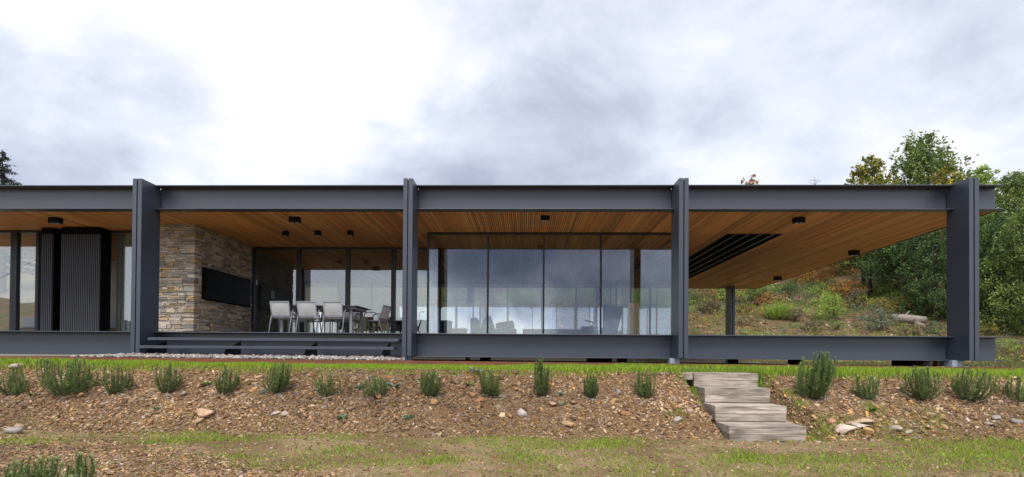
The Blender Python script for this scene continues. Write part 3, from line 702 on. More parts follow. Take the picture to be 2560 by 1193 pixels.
MB().tube([(2.1, 17.4, FL + .40), (2.3, 17.4, FL + .56), (2.38, 17.4, FL + .64), (2.05, 17.4, FL + .74)], .025, 8).build('arm', 'greyfab', so2)
# tall dark screen-back chair
ax0 = onY(1507, 800, 16.0)[0]; ax1 = onY(1556, 800, 16.0)[0]
ar = thing('high_back_armchair', ((ax0 + ax1) / 2, 16.0, FL), 'tall dark high backed armchair behind the glass beside the pale board', 'armchair')
zt_ = onY(1530, 764, 16.0)[2]
MB().hexa([(ax0, 15.95, FL + .02), (ax1 - .22, 15.95, FL + .02), (ax1 - .22, 16.1, FL + .02), (ax0, 16.1, FL + .02), (ax0, 15.9, zt_ + .03), (ax1 + .02, 15.9, zt_ - .04), (ax1 + .02, 16.05, zt_ - .04), (ax0, 16.05, zt_ + .03)]).build('backrest', 'navy', ar, bevel=.02)
MB().box(ax0, ax1 - .2, 16.12, 16.7, FL + .05, FL + .42).build('seat', 'navy', ar, bevel=.03)
bx0 = onY(1569, 800, 15.2)[0]; bx1 = onY(1598, 800, 15.2)[0]; zt_ = onY(1585, 757, 15.2)[2]
bd = MB().hexa([(bx0 - .02, 15.15, FL + .002), (bx1, 15.15, FL + .002), (bx1, 15.2, FL + .002), (bx0 - .02, 15.2, FL + .002), (bx0 + .02, 15.2, zt_), (bx1, 15.2, zt_), (bx1, 15.25, zt_), (bx0 + .02, 15.25, zt_)]).build('timber_board', 'palewood', origin=(bx0, 15.2, FL), bevel=.004)
tag(bd, 'pale upright timber board standing behind the glass', 'board')
# bed in the left room
bed = thing('bed', (-14.2, 16.2, FL), 'white bed on a wooden base behind the far left window', 'bed')
MB().box(-15.6, -12.2, 15.4, 17.4, FL + .02, FL + .26).build('bed_base', 'wood', bed); MB().box(-15.55, -12.25, 15.45, 17.35, FL + .261, FL + .6).build('mattress', 'white', bed, bevel=.05)

# ------------------------------------------------------------------ steel edging, pebbles
eb = MB(); exs = np.arange(-14.0, 13.6, 2.0)
for i in range(len(exs) - 1):
    za = -0.045 - 0.0038 * (exs[i] + 14); zb_ = -0.045 - 0.0038 * (exs[i + 1] + 14)
    a, b_ = exs[i] + .002, exs[i + 1] - .002; yj = 10.6 + 0.004 * (i % 2)
    eb.hexa([(a, yj, -.45), (b_, yj, -.45), (b_, yj + .012, -.45), (a, yj + .012, -.45), (a, yj, za), (b_, yj, zb_), (b_, yj + .012, zb_), (a, yj + .012, za)])
tag(eb.build('steel_edging', 'corten', origin=(0, 10.6, -.2)), 'long rusted steel strip edging the gravel under the house', 'edging')

def ico():
    t = (1 + 5 ** .5) / 2
    v = np.array([(-1, t, 0), (1, t, 0), (-1, -t, 0), (1, -t, 0), (0, -1, t), (0, 1, t), (0, -1, -t), (0, 1, -t), (t, 0, -1), (t, 0, 1), (-t, 0, -1), (-t, 0, 1)], float)
    f = np.array([(0, 11, 5), (0, 5, 1), (0, 1, 7), (0, 7, 10), (0, 10, 11), (1, 5, 9), (5, 11, 4), (11, 10, 2), (10, 7, 6), (7, 1, 8), (3, 9, 4), (3, 4, 2), (3, 2, 6), (3, 6, 8), (3, 8, 9), (4, 9, 5), (2, 4, 11), (6, 2, 10), (8, 6, 7), (9, 8, 1)])
    return v / np.linalg.norm(v[0]), f
def sub(v, f):
    v = [tuple(p) for p in v]; c = {}; nf = []
    def mid(a, b):
        k = (min(a, b), max(a, b))
        if k not in c:
            p = (np.array(v[a]) + np.array(v[b])); p /= np.linalg.norm(p); v.append(tuple(p)); c[k] = len(v) - 1
        return c[k]
    for a, b, d in f:
        ab, bd_, da = mid(a, b), mid(b, d), mid(d, a); nf += [(a, ab, da), (b, bd_, ab), (d, da, bd_), (ab, bd_, da)]
    return np.array(v), np.array(nf)
IV, IF = ico(); IV2, IF2 = sub(IV, IF)
def rots(n, flat=1.0):
    a = rng.uniform(0, 6.283, n); tx = rng.normal(0, 0.35 * flat, n); ty = rng.normal(0, 0.35 * flat, n)
    ca, sa = np.cos(a), np.sin(a); z = np.zeros(n); o = np.ones(n)
    Rz = np.stack([np.stack([ca, -sa, z], -1), np.stack([sa, ca, z], -1), np.stack([z, z, o], -1)], 1)
    Rx = np.stack([np.stack([o, z, z], -1), np.stack([z, np.cos(tx), -np.sin(tx)], -1), np.stack([z, np.sin(tx), np.cos(tx)], -1)], 1)
    Ry = np.stack([np.stack([np.cos(ty), z, np.sin(ty)], -1), np.stack([z, o, z], -1), np.stack([-np.sin(ty), z, np.cos(ty)], -1)], 1)
    return Ry @ Rx @ Rz
def scatter(P, size, base_v, base_f, jit, cols, flat=1.0, normals=None):
    n = len(P); k = len(base_v)
    V = base_v[None] * size[:, None, :] * (1 + rng.normal(0, jit, (n, k, 1))) 
    V = np.einsum('nij,nkj->nki', rots(n, flat), V) + P[:, None, :]
    Fc = base_f[None] + (np.arange(n) * k)[:, None, None]
    return V.reshape(-1, 3), Fc.reshape(-1, base_f.shape[1]), np.repeat(cols, k, 0)
def pick(pal, n, lo=0.75, hi=1.2, p=None):
    pal = np.array(pal); return pal[rng.choice(len(pal), n, p=p)] * rng.uniform(lo, hi, (n, 1))
# pebbles
n = 6500
px_ = rng.uniform(-9.6, -2.7, n); py_ = 10.64 + rng.random(n) ** 1.2 * 1.5
n2_ = 5000
px_ = np.concatenate([px_, rng.uniform(-2.7, 12.5, n2_)]); py_ = np.concatenate([py_, 10.64 + rng.random(n2_) * 4.0])
heap = np.exp(-((py_ - 11.15) / 0.35) ** 2) * sst(-9.6, -8.6, px_) * sst(-2.6, -3.1, px_)
pz_ = -0.12 - 0.004 * px_ + 0.02 + heap * 0.06 * rng.random(len(px_)) + 0.03 * rng.random(len(px_))
pz_ = np.where(px_ > -2.7, H(px_, py_) + 0.015, np.maximum(pz_, H(px_, py_) + .015))
s = rng.uniform(0.018, 0.042, len(px_))
V, Fc, C = scatter(np.stack([px_, py_, pz_], -1), np.stack([s * rng.uniform(1, 1.5, len(s)), s, s * .65], -1), IV, IF, 0.08, pick([(.32, .30, .29), (.22, .21, .21), (.40, .37, .35), (.28, .22, .19)], len(s)))
tag(arr_mesh('pebbles', V, Fc, 'pebble', cols=C, smooth=True), 'pale rounded pebbles spread under the house edge', 'pebbles', kind='stuff')
# stone chips
BOXV = np.array([(-1, -1, -1), (1, -1, -1), (1, 1, -1), (-1, 1, -1), (-1, -1, 1), (1, -1, 1), (1, 1, 1), (-1, 1, 1)], float)
BOXF = np.array([(0, 3, 2, 1), (4, 5, 6, 7), (0, 1, 5, 4), (1, 2, 6, 5), (2, 3, 7, 6), (3, 0, 4, 7)])
CH = [(.33, .215, .125), (.25, .15, .08), (.42, .29, .175), (.46, .35, .24), (.30, .22, .17), (.18, .095, .05), (.50, .27, .10), (.52, .46, .40), (.35, .26, .22)]
CP = [.24, .23, .12, .05, .09, .16, .05, .015, .045]
def chips(n, xa, xb, ya, yb, smin, smax, thick, dens=None):
    x = rng.uniform(xa, xb, n); y = rng.uniform(ya, yb, n)
    if dens is not None: k = rng.random(n) < dens(x, y); x, y = x[k], y[k]
    m = len(x); s = smin + (smax - smin) * rng.random(m) ** 2.6
    bv = BOXV * np.array([1, 1, 1.0])
    sz = np.stack([s * rng.uniform(0.9, 1.9, m), s * rng.uniform(.6, 1.0, m), s * rng.uniform(*thick, m)], -1)
    V = bv[None] * sz[:, None, :] * rng.uniform(0.55, 1.1, (m, 8, 1))
    # flakes lie on the slope
    e = 0.05; gyv = (H(x, y + e) - H(x, y - e)) / (2 * e)
    R = rots(m, 0.9); V = np.einsum('nij,nkj->nki', R, V)
    ang = np.arctan(np.clip(gyv, -.2, .9)) * 0.8; c_, s_ = np.cos(ang), np.sin(ang)
    yv = V[:, :, 1] * c_[:, None] - V[:, :, 2] * s_[:, None]; zv = V[:, :, 1] * s_[:, None] + V[:, :, 2] * c_[:, None]
    V[:, :, 1], V[:, :, 2] = yv, zv
    V += np.stack([x, y, H(x, y) + sz[:, 2] * 0.5], -1)[:, None, :]
    Fc = BOXF[None] + (np.arange(m) * 8)[:, None, None]
    return V.reshape(-1, 3), Fc.reshape(-1, 4), np.repeat(pick(CH, m, .35, 1.15, CP) * np.array([[1.0, .985, .93]]) * (1 + .28 * wob(x * 1.7 + 8, y * 2.2))[:, None], 8, 0)
parts = [chips(125000, -11.5, 13.5, 7.75, 9.46, .004, .022, (.18, .4), lambda x, y: sst(7.7, 8.1, y) * (.35 + .65 * sst(-.55, .25, wob(x * 1.4, y * 1.9)))),
         chips(16000, -8, 10, 4.6, 8.1, .005, .016, (.3, .7)),
         chips(34000, -9, -1.6, 4.6, 7.1, .005, .022, (.18, .4), lambda x, y: sst(-0.5, 0.5, (-1.9 - x) * 0.42 - (y - 5.0) * 0.9)),
         chips(1500, -11, 13.5, 7.9, 9.3, .02, .048, (.18, .4)),
         chips(17000, -11, 13.5, 7.8, 9.4, .012, .038, (.18, .4), lambda x, y: sst(-.3, .5, wob(x * 1.9 + 5, y * 2.3 + 1))),
         chips(7000, 2, 26, 26.5, 36, .03, .09, (.1, .3))]
o_ = 0; VV = []; FF = []; CC = []
for V, Fc, C in parts: VV.append(V); FF.append(Fc + o_); CC.append(C); o_ += len(V)
tag(arr_mesh('stone_chips', np.concatenate(VV), np.concatenate(FF), 'chips', cols=np.concatenate(CC)), 'loose brown slate chips covering the bank', 'stone chips', kind='stuff')

# ------------------------------------------------------------------ grass
def blades(x, y, h, wd, cols, lean=0.35):
    n = len(x); z = H(x, y) - 0.005; a = rng.uniform(0, 6.283, n); b_ = rng.uniform(0, 6.283, n); l = rng.random(n) * lean * h
    dx, dy = np.cos(a) * wd / 2, np.sin(a) * wd / 2
    p0 = np.stack([x - dx, y - dy, z], -1); p1 = np.stack([x + dx, y + dy, z], -1)
    m1 = np.stack([x + dx * .7 + np.cos(b_) * l * .35, y + dy * .7 + np.sin(b_) * l * .35, z + h * .6], -1)
    p2 = np.stack([x + np.cos(b_) * l, y + np.sin(b_) * l, z + h], -1)
    V = np.stack([p0, p1, m1, p2], 1).reshape(-1, 3); Fc = np.arange(n * 4).reshape(n, 4)
    return V, Fc, np.repeat(cols, 4, 0)
GP = [(.30, .46, .03), (.23, .39, .025), (.38, .52, .055), (.44, .48, .09), (.16, .27, .025)]
n = 95000
x = rng.uniform(-13, 14.5, n); y = 9.36 + rng.random(n) * 1.23 + 0.06 * wob(x * 2, x)
k = ~((x > 2.85) & (x < 4.32) & (y < 10.2)); x, y = x[k], y[k]; n = len(x)
V, Fc, C = blades(x, y, rng.uniform(.04, .085, n) * (1 + .4 * wob(x * 1.3, y)) * (1 + .7 * sst(10.1, 9.4, y)), rng.uniform(.004, .008, n), pick(GP, n, .8, 1.25))
tag(arr_mesh('lawn_grass', V, Fc, 'grass', cols=C), 'bright green grass strip along the steel edging', 'grass', kind='stuff')
# tufts in the foreground, on the toe of the bank, around the steps
n = 260000
x = rng.uniform(-8.2, 11.0, n); y = 4.4 + rng.random(n) * 4.3
def gdens(x, y):
    g = wob(x * 1.1 + 3, y * 1.3 + 5) * 1.0 + 0.55 * wob(x * 2.7 - 4, y * 2.7)
    toe_ = np.exp(-((y - 7.75) / .4) ** 2)
    right = sst(1.5, 7.5, x)
    d = sst(0.20, 1.3, g + 0.38 * right + 0.36 * toe_ - 0.15)
    d = d * (1 - 0.8 * sst(7.9, 8.5, y))
    mulch = sst(-0.4, 0.4, (-1.9 - x) * 0.42 - (y - 5.0) * 0.9)
    return d * (1 - .97 * mulch)
k = rng.random(n) < gdens(x, y) * 0.75 + 0.02 * (y < 7.9)
x, y = x[k], y[k]; n = len(x)
V1, F1, C1 = blades(x, y, rng.uniform(.012, .05, n), rng.uniform(.003, .006, n), pick(GP + [(.30, .32, .10), (.22, .24, .06)], n, .75, 1.2), .8)
tx, ty = [], []
for px, py, num, sp in ((1715, 962, 500, .10), (1745, 985, 380, .08), (1785, 1050, 700, .10), (1760, 1010, 300, .08), (1850, 1100, 500, .14), (1950, 1100, 650, .16), (2040, 1085, 900, .14), (2100, 1070, 500, .14),
                        (1920, 960, 350, .07), (1995, 1010, 300, .07), (1975, 985, 250, .06), (2180, 1020, 250, .08), (2330, 1060, 500, .2), (2230, 1085, 500, .2), (2500, 1110, 800, .25), (2420, 1140, 800, .25), (1690, 1040, 200, .08),
                        (1530, 1110, 700, .2), (1860, 1150, 600, .18), (1480, 1120, 500, .2), (430, 1105, 600, .22), (560, 1100, 500, .22), (60, 1105, 600, .25), (1100, 1155, 400, .15), (880, 1130, 400, .2), (1330, 1150, 400, .18), (2060, 1150, 400, .18)):
    g = ground_at(px, py); tx.append(g[0] + rng.normal(0, sp * 1.25, num)); ty.append(g[1] + rng.normal(0, sp * .85, num))
tx = np.concatenate(tx); ty = np.concatenate(ty); n = len(tx)
V2, F2, C2 = blades(tx, ty, rng.uniform(.02, .075, n), rng.uniform(.004, .007, n), pick(GP + [(.34, .38, .10), (.30, .30, .09)], n, .7, 1.15), .8)
tag(arr_mesh('ground_grass', np.concatenate([V1, V2]), np.concatenate([F1, F2 + len(V1)]), 'grass', cols=np.concatenate([C1, C2])), 'thin patchy grass over the bare soil path', 'grass', kind='stuff')
# rough grass on the hillside and beside the house
n = 60000
x = rng.uniform(4, 30, n); y = 25.5 + rng.random(n) ** 1.3 * 14
k = rng.random(n) < sst(0.1, 0.8, wob(x * .8, y * .8 + 9)); x, y = x[k], y[k]
n3 = 22000; x = np.concatenate([x, rng.uniform(11.4, 27, n3)]); y = np.concatenate([y, rng.uniform(11, 28, n3)]); n = len(x)
V, Fc, C = blades(x, y, rng.uniform(.06, .22, n) * np.where(y < 25, .6, 1), rng.uniform(.010, .02, n), pick([(.14, .15, .05), (.22, .19, .09), (.10, .14, .04), (.26, .20, .12), (.18, .22, .06)], n), .8)
tag(arr_mesh('hillside_grass', V, Fc, 'grass', cols=C), 'dry rough grass on the hillside behind the house', 'grass', kind='stuff')

# ------------------------------------------------------------------ timber steps
def sstep(pxa, pxb, py, Y, depth, label, extra=False):
    a = onY(pxa, py, Y); b_ = onY(pxb, py, Y); z = a[2]; x0, x1 = a[0], b_[0]
    t = thing('timber_step', ((x0 + x1) / 2, Y + depth / 2, z - .25), label, 'step', 'weathered timber steps up the bank')
    MB().box(x0, x1, Y, Y + depth, z - .125, z).build('sleeper', 'sleeper', t, bevel=.004)
    MB().box(x0 + .004, x1 - .006, Y + .003, Y + depth, z - .25, z - .1262).build('sleeper', 'sleeper', t, bevel=.004)
    if extra:
        MB().box(x0 - .22, x0 - .012, Y + .03, Y + depth, z - .13, z - .004).build('side_block', 'sleeper', t, bevel=.007)
sstep(1735, 1896, 933, 9.55, .60, 'top weathered timber step, level with the grass, with a short side block', True)
sstep(1762, 1926, 970, 9.03, .60, 'second weathered timber step from the top of the bank')
sstep(1788, 1967, 1014.5, 8.50, .60, 'third weathered timber step, just above the lowest one')
sstep(1823, 2016, 1065, 7.97, .60, 'lowest timber step, half sunk in grass at the foot of the bank')

# ------------------------------------------------------------------ plants
def needles_plant(h, wd, nst, seed, dens=1.0):
    r = np.random.default_rng(seed); SV = []; V = []; C = []; stems = []
    for i in range(nst):
        a = r.uniform(0, 6.283); sp = r.random() ** .6; L_ = h * (r.uniform(.45, .92) if r.random() < .75 else r.uniform(.9, 1.12)) * (1 - .2 * sp)
        bx = np.array([math.cos(a) * sp * wd * .18, math.sin(a) * sp * wd * .18, 0])
        tip = np.array([math.cos(a) * sp * wd * .46, math.sin(a) * sp * wd * .46, L_])
        bend = np.array([math.cos(a), math.sin(a), 0]) * sp * wd * .13
        pts = [bx + (tip - bx) * u + bend * math.sin(u * 3.14) * (1 if u < 1 else 0) + r.normal(0, .006, 3) for u in np.linspace(0, 1, 5)]
        stems.append(pts)
        m = int(125 * dens * L_ / .4)
        u = r.random(m) ** .85 * .97 + .03; idx = np.clip((u * 4).astype(int), 0, 3); fr = u * 4 - idx
        P = np.array(pts); base = P[idx] * (1 - fr)[:, None] + P[idx + 1] * fr[:, None]
        ax = P[idx + 1] - P[idx]; ax /= np.linalg.norm(ax, axis=1)[:, None]
        rn = r.normal(0, 1, (m, 3)); rn -= (rn * ax).sum(1)[:, None] * ax; rn /= np.linalg.norm(rn, axis=1)[:, None]
        dr = rn * .75 + ax * .75; ln = r.uniform(.022, .042, m)[:, None] * (h / .42) ** .5; sd_ = np.cross(dr, ax); sd_ /= np.linalg.norm(sd_, axis=1)[:, None]; w2 = .0036
        V.append(np.stack([base - sd_ * w2, base + sd_ * w2, base + dr * ln + sd_ * w2 * .6, base + dr * ln - sd_ * w2 * .6], 1).reshape(-1, 3))
        br = r.uniform(.75, 1.25); c = np.array([(.17, .245, .08), (.22, .30, .09), (.14, .20, .085), (.30, .37, .16)])[r.choice(4, m, p=[.35, .35, .2, .1])] * br * r.uniform(.8, 1.2, (m, 1))
        C.append(np.repeat(c, 4, 0))
    return np.concatenate(V), np.concatenate(C), stems
def rosemary(px, base, top, wpx, label, nst=26, dens=1.0, seed=0, y0=4.0):
    g = ground_at(px, base, y0); s = g[1] / 1280.
    h = (base - top) * s * 1.04; wd = wpx * s; lean = np.random.default_rng(seed + 77).normal(0, .075, 2)
    t = thing('rosemary_bush', (g[0], g[1], float(H(g[0], g[1])) - .01), label, 'shrub', 'rosemary bushes along the bank')
    V, C, stems = needles_plant(h, wd, int(nst * 1.55), 100 + seed, dens)
    sh_ = lambda A: np.stack([A[..., 0] + lean[0] * A[..., 2], A[..., 1] + lean[1] * A[..., 2], A[..., 2]], -1)
    V = sh_(V); stems = [[sh_(np.array(q)) for q in p_] for p_ in stems]
    V = V + np.array(t.location)
    arr_mesh('foliage', V, np.arange(len(V)).reshape(-1, 4), 'leaf', t, C)
    b = MB()
    for p_ in stems: b.tube([tuple(np.array(q) + np.array(t.location)) for q in p_], [.004, .0035, .003, .0025, .0015], 4)
    b.build('stems', 'bark', t)
ROS = [(35, 986, 915, 84, 'rosemary bush cut by the left picture edge, first of the row', 24), (170, 986, 892, 128, 'widest feathery rosemary bush below the slatted shutters', 42), (292, 983, 916, 78, 'open rosemary bush below the first steel column', 22),
       (422, 981, 914, 62, 'compact upright rosemary bush below the stone wall front', 24), (563, 983, 918, 66, 'rosemary bush in the row, below the television', 24), (690, 981, 908, 78, 'dense fan shaped rosemary bush below the nearest dining chair', 32),
       (820, 990, 930, 76, 'sparse pale rosemary bush below the third dining chair', 15), (940, 990, 934, 72, 'low round rosemary bush between two silvery rosettes', 26), (1077, 990, 924, 62, 'rosemary bush just right of the second steel column', 26),
       (1232, 990, 922, 62, 'dark rosemary bush below the first tall mullion of the glass room', 26), (1350, 990, 896, 58, 'tall spindly rosemary bush with long shoots over the edging', 22), (1480, 994, 928, 44, 'narrow upright rosemary bush below the glass room', 22),
       (1612, 994, 926, 58, 'last rosemary bush before the timber steps', 24), (2030, 996, 886, 88, 'tallest dense rosemary bush just right of the timber steps', 44), (2165, 999, 936, 60, 'smallest rosemary bush on the right half of the bank', 18),
       (2305, 999, 922, 92, 'broad blue green rosemary bush below the right bay', 34), (2425, 1001, 926, 92, 'leafy rosemary bush below the last steel column', 32), (2545, 1004, 944, 84, 'rosemary bush cut by the right picture edge', 24)]
for i, (a, b_, c, d, lab, n_) in enumerate(ROS): rosemary(a, b_, c, d, lab, n_, seed=i)
rosemary(75, 1240, 1140, 120, 'foreground rosemary in the bottom left corner, bushier one', 40, seed=40, y0=3.0)
rosemary(195, 1245, 1142, 90, 'foreground rosemary near the bottom left corner, thin upright shoots', 20, seed=41, y0=3.0)

tv_ = MB()
for a_, b_, c_, d_, _, n_ in ROS:
    for q in range(16):
        g = ground_at(a_ + rng.normal(0, d_ * .4), b_ + rng.uniform(-2, 14)); an = rng.uniform(-.6, .6); l_ = rng.uniform(.03, .10)
        e_ = (g[0] + math.cos(an) * l_, g[1] + math.sin(an) * l_); k_ = rng.uniform(.22, .45)
        tv_.col((k_, k_ * .93, k_ * .84)).bar((g[0], g[1], float(H(g[0], g[1])) + .014), (*e_, float(H(*e_)) + .02), .007, .006)
tag(tv_.build('twig_litter', 'chips'), 'pale dry twigs and litter under the rosemary bushes', 'litter', kind='stuff')
def leaf_quads(P, Dv, ln, wd, r):
    n = len(P); Dv = Dv / np.linalg.norm(Dv, axis=1)[:, None]; u = r.normal(0, 1, (n, 3)); s_ = np.cross(Dv, u); s_ /= np.linalg.norm(s_, axis=1)[:, None]
    ln = np.broadcast_to(ln, (n,))[:, None]; wd = np.broadcast_to(wd, (n,))[:, None]
    return np.stack([P, P + Dv * ln * .5 + s_ * wd * .5, P + Dv * ln, P + Dv * ln * .5 - s_ * wd * .5], 1).reshape(-1, 3)
# silvery rosettes (mullein) and small weeds on the bank
def rosette(px, py, size, col, label, cat='weed', nl=16, up=.5):
    g = ground_at(px, py); g[2] = float(H(g[0], g[1]));
    a = rng.uniform(0, 6.283, nl); el = rng.uniform(.15, 1.2, nl) * up + .12
    Dv = np.stack([np.cos(a) * np.cos(el), np.sin(a) * np.cos(el), np.sin(el)], -1)
    P = np.repeat(np.array([g]) + np.array([[0, 0, .012]]), nl, 0)
    ln = size * rng.uniform(.6, 1.0, nl); V = leaf_quads(P, Dv, ln, ln * .34, rng)
    c = np.repeat(np.array(col) * rng.uniform(.8, 1.2, (nl, 1)), 4, 0)
    o = arr_mesh('weed_rosette', V, np.arange(nl * 4).reshape(-1, 4), 'leaf', cols=c, origin=tuple(g)); tag(o, label, cat, 'small weeds on the bank')
SIL = (.22, .29, .20); GRN = (.10, .19, .04)
for a in ((900, 972, .17, SIL, 'silvery rosette left of the low round rosemary'), (985, 970, .19, SIL, 'silvery rosette right of the low round rosemary'), (1190, 932, .19, SIL, 'silvery rosette at the grass edge above the bank'),
          (858, 1048, .15, (.12, .24, .12), 'blue green rosette at the bank foot below the sparse rosemary'), (1022, 1047, .13, (.12, .24, .12), 'blue green rosette at the bank foot below the second column'),
          (1403, 989, .11, SIL, 'small silvery rosette below the tall spindly rosemary'), (1408, 1015, .10, (.15, .26, .14), 'small rosette among stones, lower of two'), (1213, 993, .08, SIL, 'tiny silvery rosette at the foot of the dark rosemary'),
          (392, 1027, .09, (.12, .25, .12), 'small green rosette alone on the left bank'), (660, 985, .14, SIL, 'flat silvery rosette at the foot of the dense fan shaped rosemary'),
          (2178, 1030, .16, GRN, 'leafy green weed on the bank right of the timber steps'), (520, 965, .12, GRN, 'green weed left of the television rosemary'), (80, 992, .11, GRN, 'green weed on the bank near the left picture edge'), (1172, 965, .14, (.16, .2, .05), 'yellow green weed between two rosemary bushes in the middle')):
    rosette(*a)

# ------------------------------------------------------------------ rocks
def rock(px, py, wpx, hpx, col, label, flat=.8, name='rock'):
    g = ground_at(px, py); s = g[1] / 1280.; hw = wpx * s / 2; hh = hpx * s / 2
    V = IV2.copy(); r = rng
    for _ in range(11):
        d = r.normal(0, 1, 3); d /= np.linalg.norm(d); k = r.uniform(.3, .62); t = V @ d; V = V - np.clip(t - k, 0, None)[:, None] * d
    V *= (1 + r.normal(0, .05, (len(V), 1))); V *= np.array([hw * 1.5, hw * flat * 1.3, hh * 1.6])
    an = r.normal(0, .25); ca, sa = math.cos(an), math.sin(an); V = np.stack([V[:, 0] * ca - V[:, 2] * sa, V[:, 1], V[:, 0] * sa + V[:, 2] * ca], -1)
    zc = float(H(g[0], g[1])) + hh * .55
    o = arr_mesh(name, V + np.array([g[0], g[1], zc]), IF2, 'rock', cols=np.repeat(np.array([col]) , len(V), 0), origin=(g[0], g[1], zc)); tag(o, label, 'rock', 'larger stones on the bank')
TAN = (.36, .25, .15); RUST = (.27, .14, .07); GREY = (.27, .245, .22); PALE = (.34, .29, .235); ORG = (.33, .19, .09)
for a in ((522, 1040, 48, 20, (.46, .30, .2), 'largest tan rock on the left bank'), (35, 920, 30, 14, PALE, 'pale rock on the grass edge at far left'), (22, 1083, 44, 26, GREY, 'grey rock heap stone at the left edge foot of bank'), (50, 1072, 40, 20, TAN, 'tan rock behind the grey stone at the left edge'),
          (375, 1058, 24, 18, ORG, 'ochre rock at the foot of the left bank'), (495, 1058, 34, 16, TAN, 'flat tan rock below the largest tan rock'), (715, 1040, 22, 16, PALE, 'small white rock below the dense fan shaped rosemary'), (690, 1036, 26, 10, (.38, .34, .28), 'flat grey rock left of the small white rock'),
          (200, 992, 26, 12, ORG, 'ochre flat rock below the widest rosemary'), (948, 995, 26, 10, (.44, .27, .13), 'brown rock at the foot of the low round rosemary'),
          (1085, 1012, 16, 24, ORG, 'upright orange rock below the second column'), (1182, 990, 24, 12, RUST, 'rust brown rock left of the dark rosemary foot'), (1202, 1003, 26, 12, RUST, 'rust brown flat rock below the dark rosemary foot'), (1197, 1024, 14, 22, ORG, 'upright narrow orange rock in mid bank'),
          (1383, 1014, 26, 10, (.4, .25, .16), 'flat reddish rock left of the small rosettes'), (1432, 1010, 30, 10, (.4, .25, .16), 'flat reddish rock right of the small rosettes'),
          (1255, 1042, 18, 16, (.5, .4, .24), 'yellowish rock in the mid bank stone cluster'), (1275, 1045, 18, 12, ORG, 'orange rock in the mid bank stone cluster'), (1305, 1035, 26, 22, (.4, .36, .33), 'grey rock in the mid bank stone cluster'),
          (1420, 1066, 28, 20, (.36, .24, .13), 'brown pointed rock at the foot of the middle bank'), (1555, 1035, 30, 12, RUST, 'flat rust rock left of the timber steps'), (1690, 1055, 22, 20, (.34, .28, .26), 'grey purple rock just left of the steps'), (1545, 983, 18, 14, GREY, 'grey rock beside the last rosemary before the steps'), (1525, 1066, 20, 12, TAN, 'tan rock at bank foot below the narrow rosemary'),
          (2103, 1078, 56, 26, (.52, .42, .34), 'large pale rock in the flagstone pile right of the steps'), (2150, 1070, 34, 18, (.48, .40, .35), 'middle pale rock in the flagstone pile'), (2172, 1084, 46, 18, (.58, .36, .17), 'orange rounded rock at the front of the flagstone pile'),
          (2080, 1058, 22, 18, (.4, .2, .12), 'red brown rock behind the flagstone pile'), (2145, 1056, 84, 7, (.42, .30, .20), 'long thin slab across the flagstone pile'), (2242, 1076, 26, 12, PALE, 'pale flat rock right of the flagstone pile'), (2272, 1083, 22, 10, PALE, 'pale flat rock second right of the flagstone pile'),
          (2470, 1064, 24, 10, PALE, 'white rock on the right bank foot'), (2487, 1050, 20, 14, GREY, 'grey rock above the white one on the right bank'), (2540, 1060, 26, 16, GREY, 'grey rock at the right picture edge'), (2360, 1070, 26, 10, (.42, .28, .16), 'flat brown rock on the right bank foot')):
    rock(*a)
for px, w_, c, lab in ((2318, 34, (.5, .43, .36), 'block of pale stone under the right end of the house'), (2340, 14, RUST, 'rusty stone under the right end of the house')):
    P = onY(px, 908, 13.6); V = IV2 * np.array([w_ / 1280. * 13.6 / 2, .2, .11]) * (1 + rng.normal(0, .05, (len(IV2), 1)))
    o = arr_mesh('rock', V + np.array([P[0], 13.7, -.08]), IF2, 'rock', cols=np.repeat(np.array([c]), len(V), 0), origin=(P[0], 13.7, -.08)); tag(o, lab, 'rock')

# ------------------------------------------------------------------ hillside vegetation
GREENS = {'dark': [(.068, .122, .042), (.095, .16, .050), (.052, .092, .034), (.14, .20, .062)],
          'mid': [(.14, .205, .05), (.19, .25, .06), (.095, .15, .04), (.24, .285, .085)],
          'light': [(.22, .34, .05), (.30, .41, .07), (.16, .25, .045), (.36, .43, .10)],
          'yellow': [(.22, .23, .04), (.42, .34, .05), (.13, .16, .04), (.30, .27, .06), (.08, .12, .03)],
          'autumn': [(.36, .15, .055), (.50, .22, .065), (.24, .13, .055), (.54, .34, .10), (.16, .15, .045)],
          'grey': [(.13, .17, .10), (.17, .21, .13), (.10, .14, .075), (.21, .24, .17)],
          'dry': [(.20, .165, .09), (.27, .21, .13), (.14, .14, .065), (.18, .12, .085)]}
def crown_leaves(blobs, per, size, palname, seed, aspect=.5, shell=.55):
    r = np.random.default_rng(seed); V = []; C = []; pal = np.array(GREENS[palname] if isinstance(palname, str) else palname)
    for c, rd in blobs:
        rd = np.array(rd); n = int(2.3 * per * (rd[0] * rd[1] + rd[0] * rd[2] + rd[1] * rd[2]) / 3)
        if n < 6: n = 6
        m = max(3, n // 14); d = r.normal(0, 1, (m, 3)); d /= np.linalg.norm(d, axis=1)[:, None]
        sub_ = np.array(c) + d * rd * (shell + (1 - shell) * r.random((m, 1)) ** .5)          # twigs of leaves
        k = r.integers(0, m, n); P = sub_[k] + r.normal(0, 1, (n, 3)) * rd * .13
        Dv = d[k] + r.normal(0, .7, (n, 3)) + np.array([0, 0, -.15])
        ln = size * r.uniform(.6, 1.25, n)
        V.append(leaf_quads(P, Dv, ln, ln * aspect, r))
        tint = r.uniform(.7, 1.3, (m, 1))[k]; pi_ = r.integers(0, len(pal), m)[k]; swap = r.random(n) < .35; pi_ = np.where(swap, r.integers(0, len(pal), n), pi_)
        C.append(np.repeat(pal[pi_] * tint * r.uniform(.85, 1.15, (n, 1)), 4, 0))
    return np.concatenate(V), np.concatenate(C)
